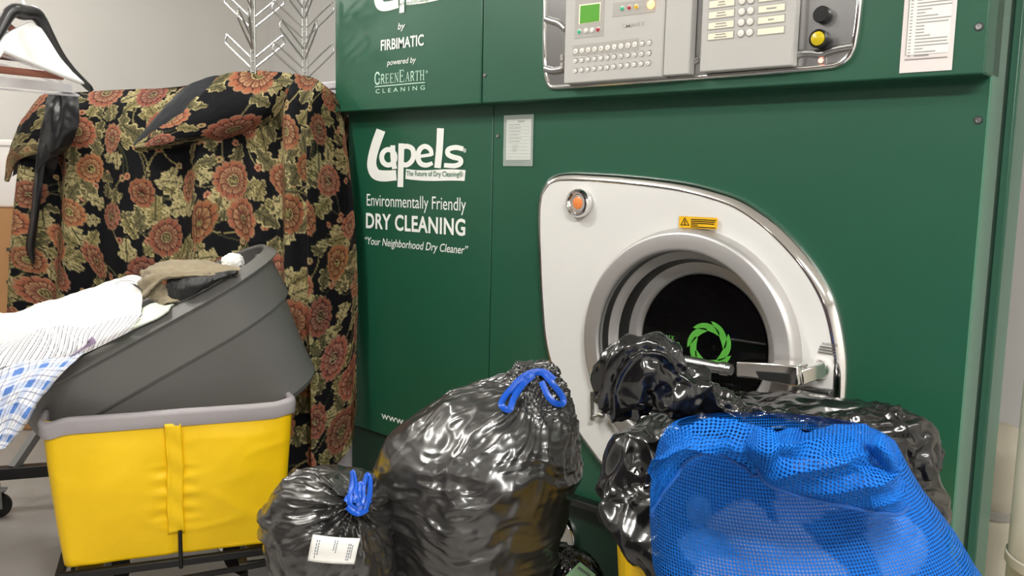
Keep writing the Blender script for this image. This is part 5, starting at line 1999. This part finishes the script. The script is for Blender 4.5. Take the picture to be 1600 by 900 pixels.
# neck: pull material towards the knot
kn = at(552, 792, 1.86)
P = crumple(T, .013, .020, .005, kn, .20, seed=12, fa=3.2)
dist = np.linalg.norm(P - kn, axis=-1)
cdirs = P - kn
rad = np.arctan2(cdirs @ CU, cdirs @ CR)
w = np.exp(-(dist / .085) ** 2)
P = P + (.010 * np.sin(rad * 13) * np.exp(-((dist - .06) / .07) ** 2))[..., None] * -FW + (kn - P) * (.25 * w)[..., None]
P[..., 2] = np.maximum(P[..., 2], .003)
bagS = thing('garbage_bag', 'small black garbage bag with blue drawstring and a white ticket, beside the yellow cart', 'garbage bag', at(510, 1215, 1.98) * np.array([1, 1, 0]))
P = close_ends(P)
b = MB(); b.grid(P, cu=True); b.build('sack', 'bag_black', bagS, angle=180)
b = MB(); on = resting(P)
for pts in ([(556, 798), (546, 785), (549, 760), (550, 738), (553, 745), (556, 768), (562, 790)],
            [(560, 800), (566, 780), (568, 758), (574, 742), (578, 752), (577, 776), (570, 800)],
            [(540, 784), (546, 776), (556, 782), (572, 778), (578, 786)],
            [(542, 792), (552, 800), (562, 802), (574, 796)],
            [(558, 796), (560, 772), (563, 756), (567, 764), (566, 790)]):
    strap(b, [at(x, y, on(x, y, 1.86) - .004 * (i % 3)) for i, (x, y) in enumerate(pts)], .0115, n=40, twist=.6)
b.build('drawstring', 'tie_blue', bagS, angle=60)
mat('ticket_white', '#f2f1ec', 0.7, mottle=0.01)
mat('ticket_ink', '#6f7686', 0.8)
dt_ = min(on(x, y, 1.85) for x in (482, 505, 530, 558) for y in (838, 858, 880)) - .002
tp = [at(x, y, dt_) for x, y in ((489, 835), (563, 841), (553, 882), (480, 877))]
tk = thing('paper_ticket', 'white paper ticket stuck on the small black bag', 'ticket', np.mean(tp, 0))
T4 = np.array(tp)
Gt = np.array([[(T4[0] * (1 - s) + T4[1] * s) * (1 - t) + (T4[3] * (1 - s) + T4[2] * s) * t + -FW * (.006 * math.sin(s * 3.1) + .003 * math.sin(t * 5)) for t in np.linspace(0, 1, 10)] for s in np.linspace(0, 1, 16)])
b = MB(); b.grid(Gt); b.build('slip', 'ticket_white', tk, angle=180, solid=.0008)


def on_ticket(s, t, lift=.0016):
    return (T4[0] * (1 - s) + T4[1] * s) * (1 - t) + (T4[3] * (1 - s) + T4[2] * s) * t + -FW * (.006 * math.sin(s * 3.1) + .003 * math.sin(t * 5) + lift)


b = MB()
for s, t0, t1 in ((.12, .15, .9), (.17, .15, .75), (.50, .1, .5), (.55, .1, .6), (.80, .2, .9), (.84, .2, .9), (.88, .25, .8)):
    for i in range(6):
        u0, u1 = t0 + (t1 - t0) * i / 6, t0 + (t1 - t0) * (i + .7) / 6
        q = [on_ticket(s, u0), on_ticket(s + .02, u0), on_ticket(s + .02, u1), on_ticket(s, u1)]
        b.add(q, [(0, 1, 2, 3)])
b.build('print', 'ticket_ink', tk, smooth=False)

# low bag between the big bag and the cart
rows = [(858, 850, 884), (866, 838, 906), (876, 822, 924), (895, 806, 938), (930, 800, 948), (1000, 806, 950), (1060, 820, 940), (1105, 850, 910), (1110, 875, 885)]
T = ring_form(rows, 2.25, 160, 140, depth_ratio=.8)
T[..., 2] = np.maximum(T[..., 2], .004)
P = close_ends(crumple(T, .008, .012, .004, at(868, 862, 2.22), .18, seed=15, fz=12))
P[..., 2] = np.maximum(P[..., 2], .003)
bagL = thing('garbage_bag', 'low black garbage bag with a mint ticket, at the bottom right of the largest bag', 'garbage bag', at(872, 1105, 2.25) * np.array([1, 1, 0]))
b = MB(); b.grid(P, cu=True); b.build('sack', 'bag_black_thick', bagL, angle=180)
on = resting(P)
dt_ = min(on(x, y, 2.16) for x in (890, 905, 920) for y in (882, 900, 912))
mp = [at(x, y, dt_) for x, y in ((906, 878), (931, 898), (915, 916), (882, 901))]
tk2 = thing('paper_ticket', 'mint green paper ticket on the low black bag at the bottom edge', 'ticket', np.mean(mp, 0))
b = MB(); b.slab(mp, -FW, .001); b.build('slip', 'tag_mint', tk2, smooth=False)
b = MB()
mp = np.array(mp)
for i in range(8):
    s0, s1 = .12 + i * .09, .12 + i * .09 + .06
    q = [(mp[0] * (1 - s) + mp[1] * s) * (1 - t) + (mp[3] * (1 - s) + mp[2] * s) * t - FW * .002 for s, t in ((s0, .18), (s1, .18), (s1, .34), (s0, .34))]
    b.add(q, [(0, 1, 2, 3)])
b.build('print', 'ticket_ink', tk2, smooth=False)

# big loose black bag behind the blue one: body and slack neck folded over to the left
rows = [(642, 1290, 1400, 0), (648, 1120, 1420, 0), (656, 1030, 1432, 0), (684, 992, 1440, 0), (720, 955, 1452, 0), (770, 945, 1466, -.03), (810, 946, 1462, -.08), (845, 962, 1440, -.12), (872, 982, 1400, -.13),
        (892, 1004, 1385, -.14), (912, 1024, 1360, -.14), (925, 1080, 1300, -.13)]
T = ring_form(rows, 1.75, 340, 240, depth_ratio=.55, maxd=.13)
P = crumple(T, .014, 0, .009, None, seed=21, fx=8, fz=8, broad=.010)
P = close_ends(P)
bagR = thing('garbage_bag', 'loose shiny black garbage bag slumped behind the blue mesh bag', 'garbage bag', at(1200, 905, 1.72))
b = MB(); b.grid(P, cu=True); b.build('sack', 'bag_black_thick', bagR, angle=180)
# slack neck: a tube of film along a bent path
path = cr(np.array([at(x, y, d) for x, y, d in ((966, 634, 1.62), (978, 592, 1.58), (1006, 570, 1.56), (1044, 590, 1.58), (1096, 632, 1.60), (1160, 666, 1.62), (1240, 688, 1.64), (1320, 686, 1.66), (1400, 684, 1.70), (1430, 730, 1.72))]), 70)
rads = np.interp(np.linspace(0, 1, 70), np.linspace(0, 1, 10), np.array([26, 42, 43, 38, 32, 30, 30, 32, 42, 38]) * 1.6 / FPX)
tg = np.gradient(path, axis=0); tg /= np.linalg.norm(tg, axis=1)[:, None]
path = cr(path, 220); rads = np.interp(np.linspace(0, 1, 220), np.linspace(0, 1, 70), rads)
tg = np.gradient(path, axis=0); tg /= np.linalg.norm(tg, axis=1)[:, None]
T = np.zeros((160, 220, 3)); aa = np.linspace(0, 2 * np.pi, 160, endpoint=False)
for j in range(220):
    s = np.cross(tg[j], FW); s /= np.linalg.norm(s); q = np.cross(s, tg[j])
    T[:, j] = path[j] + rads[j] * (np.cos(aa)[:, None] * s + .8 * np.sin(aa)[:, None] * q)
n_ = T - path[None]; n_ /= np.linalg.norm(n_, axis=-1, keepdims=True)
W = T + .03 * np.stack([vnoise(T * 8, 90 + i) for i in range(3)], -1)
ln = np.linspace(0, .75, 220)[None]
qq = np.stack(np.broadcast_arrays(np.cos(aa)[:, None] * 2.4 + 0 * ln, np.sin(aa)[:, None] * 2.4 + 0 * ln, ln * 5), -1) + .9 * np.stack([vnoise(T * 9, 95 + i) for i in range(3)], -1)
dsp = .011 * rid(qq, 27) + .008 * rid(W * 13, 28) + .007 * rid(W * 26, 29) + .004 * rid(W * 52, 31) + .012 * vnoise(T * 9, 30)
P = T + n_ * dsp[..., None]
P = close_ends(P)
b = MB(); b.grid(P, cu=True, flip=False)
b.build('neck', 'bag_black_thick', bagR, angle=180)

# ------------------------------------------------------------------ blue mesh laundry bag
m = mat('mesh_blue', '#0763bf', 0.7, spec=.2, mottle=0.05, mscale=5)
nt = m.node_tree; bs = nt.nodes['Principled BSDF']; outn = nt.nodes['Material Output']
uvn = nt.nodes.new('ShaderNodeAttribute'); uvn.attribute_name = 'Col'
sepn = nt.nodes.new('ShaderNodeSeparateColor')
nt.links.new(uvn.outputs['Color'], sepn.inputs[0])


def mnode(op, a, b_=None):
    n = nt.nodes.new('ShaderNodeMath'); n.operation = op
    for i, x in enumerate((a, b_)):
        if x is None:
            continue
        if hasattr(x, 'links') or hasattr(x, 'is_linked'):
            nt.links.new(x, n.inputs[i])
        else:
            n.inputs[i].default_value = x
    return n.outputs[0]


PITCH = .0058
sx = mnode('SINE', mnode('MULTIPLY', sepn.outputs[0], 2 * math.pi / PITCH))
sy = mnode('SINE', mnode('MULTIPLY', sepn.outputs[1], 2 * math.pi / PITCH))
prod = mnode('ADD', mnode('MULTIPLY', sx, 0.5), mnode('MULTIPLY', sy, 0.5))
hole = mnode('GREATER_THAN', prod, 0.12)
tr_ = nt.nodes.new('ShaderNodeBsdfTransparent')
mxs = nt.nodes.new('ShaderNodeMixShader')
nt.links.new(hole, mxs.inputs[0]); nt.links.new(bs.outputs[0], mxs.inputs[1]); nt.links.new(tr_.outputs[0], mxs.inputs[2])
nt.links.new(mxs.outputs[0], outn.inputs['Surface'])
mat('inner_cloth', '#5b7fc4', 0.85, attr='Col')

rows = [(668, 1060, 1360), (672, 1048, 1378), (684, 1036, 1396), (710, 1026, 1410), (745, 1019, 1430), (780, 1016, 1456), (820, 1016, 1486), (860, 1018, 1510), (905, 1024, 1534), (940, 1050, 1500), (1000, 1075, 1480), (1200, 1085, 1470), (1500, 1100, 1460), (1580, 1130, 1430), (1590, 1230, 1330)]
T = ring_form(rows, 1.45, 84, 96, depth_ratio=.6, maxd=.15)
P = film(T, .06, .07, levels=3, iters=(160, 110, 60), k=.03, bend=.06, amp=.006, seed=33)
blue = thing('mesh_laundry_bag', 'bright blue mesh laundry bag full of clothes at the lower right', 'laundry bag', at(1270, 965, 1.45) * np.array([1, 1, 0]))


def metric_col(P, cu=True):
    """cloth coordinates in metres stored per vertex"""
    du = np.linalg.norm(np.roll(P, -1, 0) - P, axis=-1)
    su_ = np.cumsum(du, 0)
    mid = su_[:, P.shape[1] // 2]
    dv_ = np.linalg.norm(np.diff(P, axis=1, prepend=P[:, :1]), axis=-1)
    sv_ = np.cumsum(dv_, 1)
    return np.stack([np.broadcast_to(mid[:, None], P.shape[:2]), sv_, sv_ * 0], -1)


b = MB(); b.grid(P, cu=True, col=metric_col(P)); b.build('sack', 'mesh_blue', blue, angle=180)
# gathered hem thrown over the top: a left band, a right flap and the twist between them
left = [[(1018, 800, 1.28), (1018, 764, 1.25), (1030, 726, 1.25), (1040, 700, 1.30)],
        [(1036, 770, 1.25), (1036, 726, 1.225), (1048, 698, 1.225), (1066, 678, 1.30)],
        [(1072, 716, 1.235), (1076, 698, 1.205), (1090, 676, 1.215), (1100, 668, 1.31)],
        [(1118, 708, 1.23), (1124, 692, 1.195), (1136, 672, 1.21), (1142, 665, 1.31)],
        [(1158, 728, 1.22), (1160, 704, 1.185), (1168, 680, 1.20), (1172, 668, 1.31)],
        [(1186, 744, 1.21), (1188, 716, 1.175), (1190, 688, 1.19), (1192, 676, 1.30)],
        [(1200, 730, 1.20), (1202, 708, 1.17), (1204, 690, 1.185), (1206, 682, 1.28)]]
right = [[(1188, 722, 1.20), (1192, 704, 1.165), (1200, 690, 1.18), (1214, 684, 1.27)],
         [(1204, 750, 1.20), (1212, 716, 1.155), (1224, 690, 1.17), (1232, 672, 1.28)],
         [(1236, 768, 1.205), (1244, 730, 1.16), (1254, 694, 1.175), (1258, 678, 1.29)],
         [(1280, 778, 1.205), (1286, 740, 1.165), (1292, 700, 1.17), (1296, 667, 1.29)],
         [(1326, 790, 1.205), (1330, 750, 1.165), (1334, 706, 1.17), (1336, 666, 1.29)],
         [(1368, 802, 1.21), (1366, 760, 1.17), (1364, 716, 1.18), (1362, 672, 1.29)],
         [(1402, 806, 1.24), (1396, 764, 1.20), (1390, 722, 1.205), (1384, 682, 1.29)],
         [(1418, 792, 1.30), (1410, 756, 1.27), (1402, 722, 1.27), (1395, 694, 1.32)]]
for ctrl_, sd in ((left, 37), (right, 38)):
    T = net(np.array([[at(x, y, d) for x, y, d in row] for row in ctrl_]), 190, 90)
    n = gnormals(T)
    n = -n if np.mean(n @ FW) > 0 else n
    uu, vv_ = np.linspace(0, 1, 190)[:, None], np.linspace(0, 1, 90)[None]
    q = np.stack(np.broadcast_arrays(uu * 9 + 1.6 * np.sin(vv_ * 3), vv_ * 2.2 + uu * 2, uu * 0 + sd), -1)
    q = np.stack(np.broadcast_arrays(uu * 3.2 - vv_ * 1.3, vv_ * 2.6 + uu * 1.2, uu * 0 + sd), -1)
    q = q + .5 * np.stack([vnoise(q * 1.1, sd + 20 + i) for i in range(3)], -1)
    ph = vv_ * 1.5 - uu * 1.5 if sd == 38 else vv_ * 1.15 + uu * .5
    wav = np.sin(2 * np.pi * (ph + .22 * vnoise(q * .8, sd + 30)))
    edge_ = np.clip(vv_ * 6, 0, 1) * np.clip((1 - vv_) * 6, .3, 1)
    P = T + n * ((.011 * (1 - np.abs(wav) ** .8 * 1.2) * edge_) + .006 * vnoise(q, sd) + .004 * rid(q * 1.5, sd + 1) + .001 * rid(q * 4, sd + 2))[..., None]
    b = MB(); b.grid(P, col=metric_col(P, False)); b.build('hem', 'mesh_blue', blue, angle=180, solid=.003)
    mat('mesh_edge', '#0454a8', 0.6, mottle=0.05) if sd == 37 else None
    b = MB(); b.tube(P[:, 0] + n[:, 0] * .001, .0032, 8); b.build('stitched_edge', 'mesh_edge', blue)
# curls of hem: at the twist and at the right end
for rows_, sd in (([[(1170, 716, 1.19), (1164, 694, 1.18), (1172, 676, 1.19)], [(1184, 730, 1.175), (1182, 704, 1.15), (1184, 670, 1.18)], [(1196, 738, 1.165), (1202, 706, 1.135), (1202, 668, 1.17)], [(1210, 730, 1.165), (1218, 700, 1.14), (1214, 676, 1.17)], [(1216, 716, 1.18), (1226, 694, 1.16), (1222, 684, 1.18)]], 43),
                  ([[(1362, 712, 1.18), (1352, 694, 1.175), (1362, 678, 1.20)], [(1374, 724, 1.17), (1372, 696, 1.145), (1378, 678, 1.19)], [(1388, 740, 1.17), (1394, 712, 1.15), (1392, 690, 1.19)], [(1394, 752, 1.19), (1404, 732, 1.18), (1400, 714, 1.21)]], 44)):
    T = net(np.array([[at(x, y, d) for x, y, d in row] for row in rows_]), 70, 60)
    T = film(T, .05, .05, levels=1, iters=(60,), k=.05, bend=.06, amp=.002, seed=sd, cu=False)
    b = MB(); b.grid(T, col=metric_col(T, False)); b.build('curl', 'mesh_blue', blue, angle=180, solid=.003)
# clothes inside
rows = [(690, 1075, 1340), (700, 1055, 1370), (740, 1035, 1410), (800, 1030, 1455), (860, 1034, 1490), (905, 1045, 1510), (945, 1080, 1470), (1200, 1110, 1440), (1480, 1120, 1430), (1560, 1160, 1400), (1570, 1240, 1330)]
T = ring_form(rows, 1.45, 160, 130, depth_ratio=.58, maxd=.135)
n = gnormals(T, True)
if np.mean(np.sum(n * (T - T.mean((0, 1))), -1)) < 0:
    n = -n
P = T + n * (.014 * fbm(T * 11, 4, 71))[..., None]
# a few garments: each cell of a warped noise is another cloth
q = T + .05 * np.stack([vnoise(T * 9, 5), vnoise(T * 9, 6), vnoise(T * 9, 7)], -1)
v1, v2 = vnoise(q * 6.5, 77), vnoise(q * 6 + 3, 78)
cc = np.tile(np.array(lin('#1c4f9c')), T.shape[:2] + (1,))
cc[v2 < -.3] = np.array(lin('#123468'))
for (x, y), r_, hue in (((1165, 838), .062, '#a3aede'), ((1292, 762), .058, '#97a8e0'), ((1222, 880), .066, '#a9b2e0'), ((1405, 868), .05, '#7f9ad6'), ((1070, 770), .05, '#5f8fd6'), ((1085, 860), .055, '#6d97d8'), ((1130, 960), .07, '#a3aede')):
    hit = np.linalg.norm(q - at(x, y, 1.33), axis=-1) < r_ * 1.15
    cc[hit] = np.array(lin(hue))
b = MB(); b.grid(P, cu=True, col=cc); o = b.build('bundled_clothes', 'inner_cloth', None, angle=180)
tag(o, 'bundle of pale and dark clothes seen through the blue mesh bag', 'clothes')

for o in list(scene.objects):
    if '_w' in o:
        del o['_w']
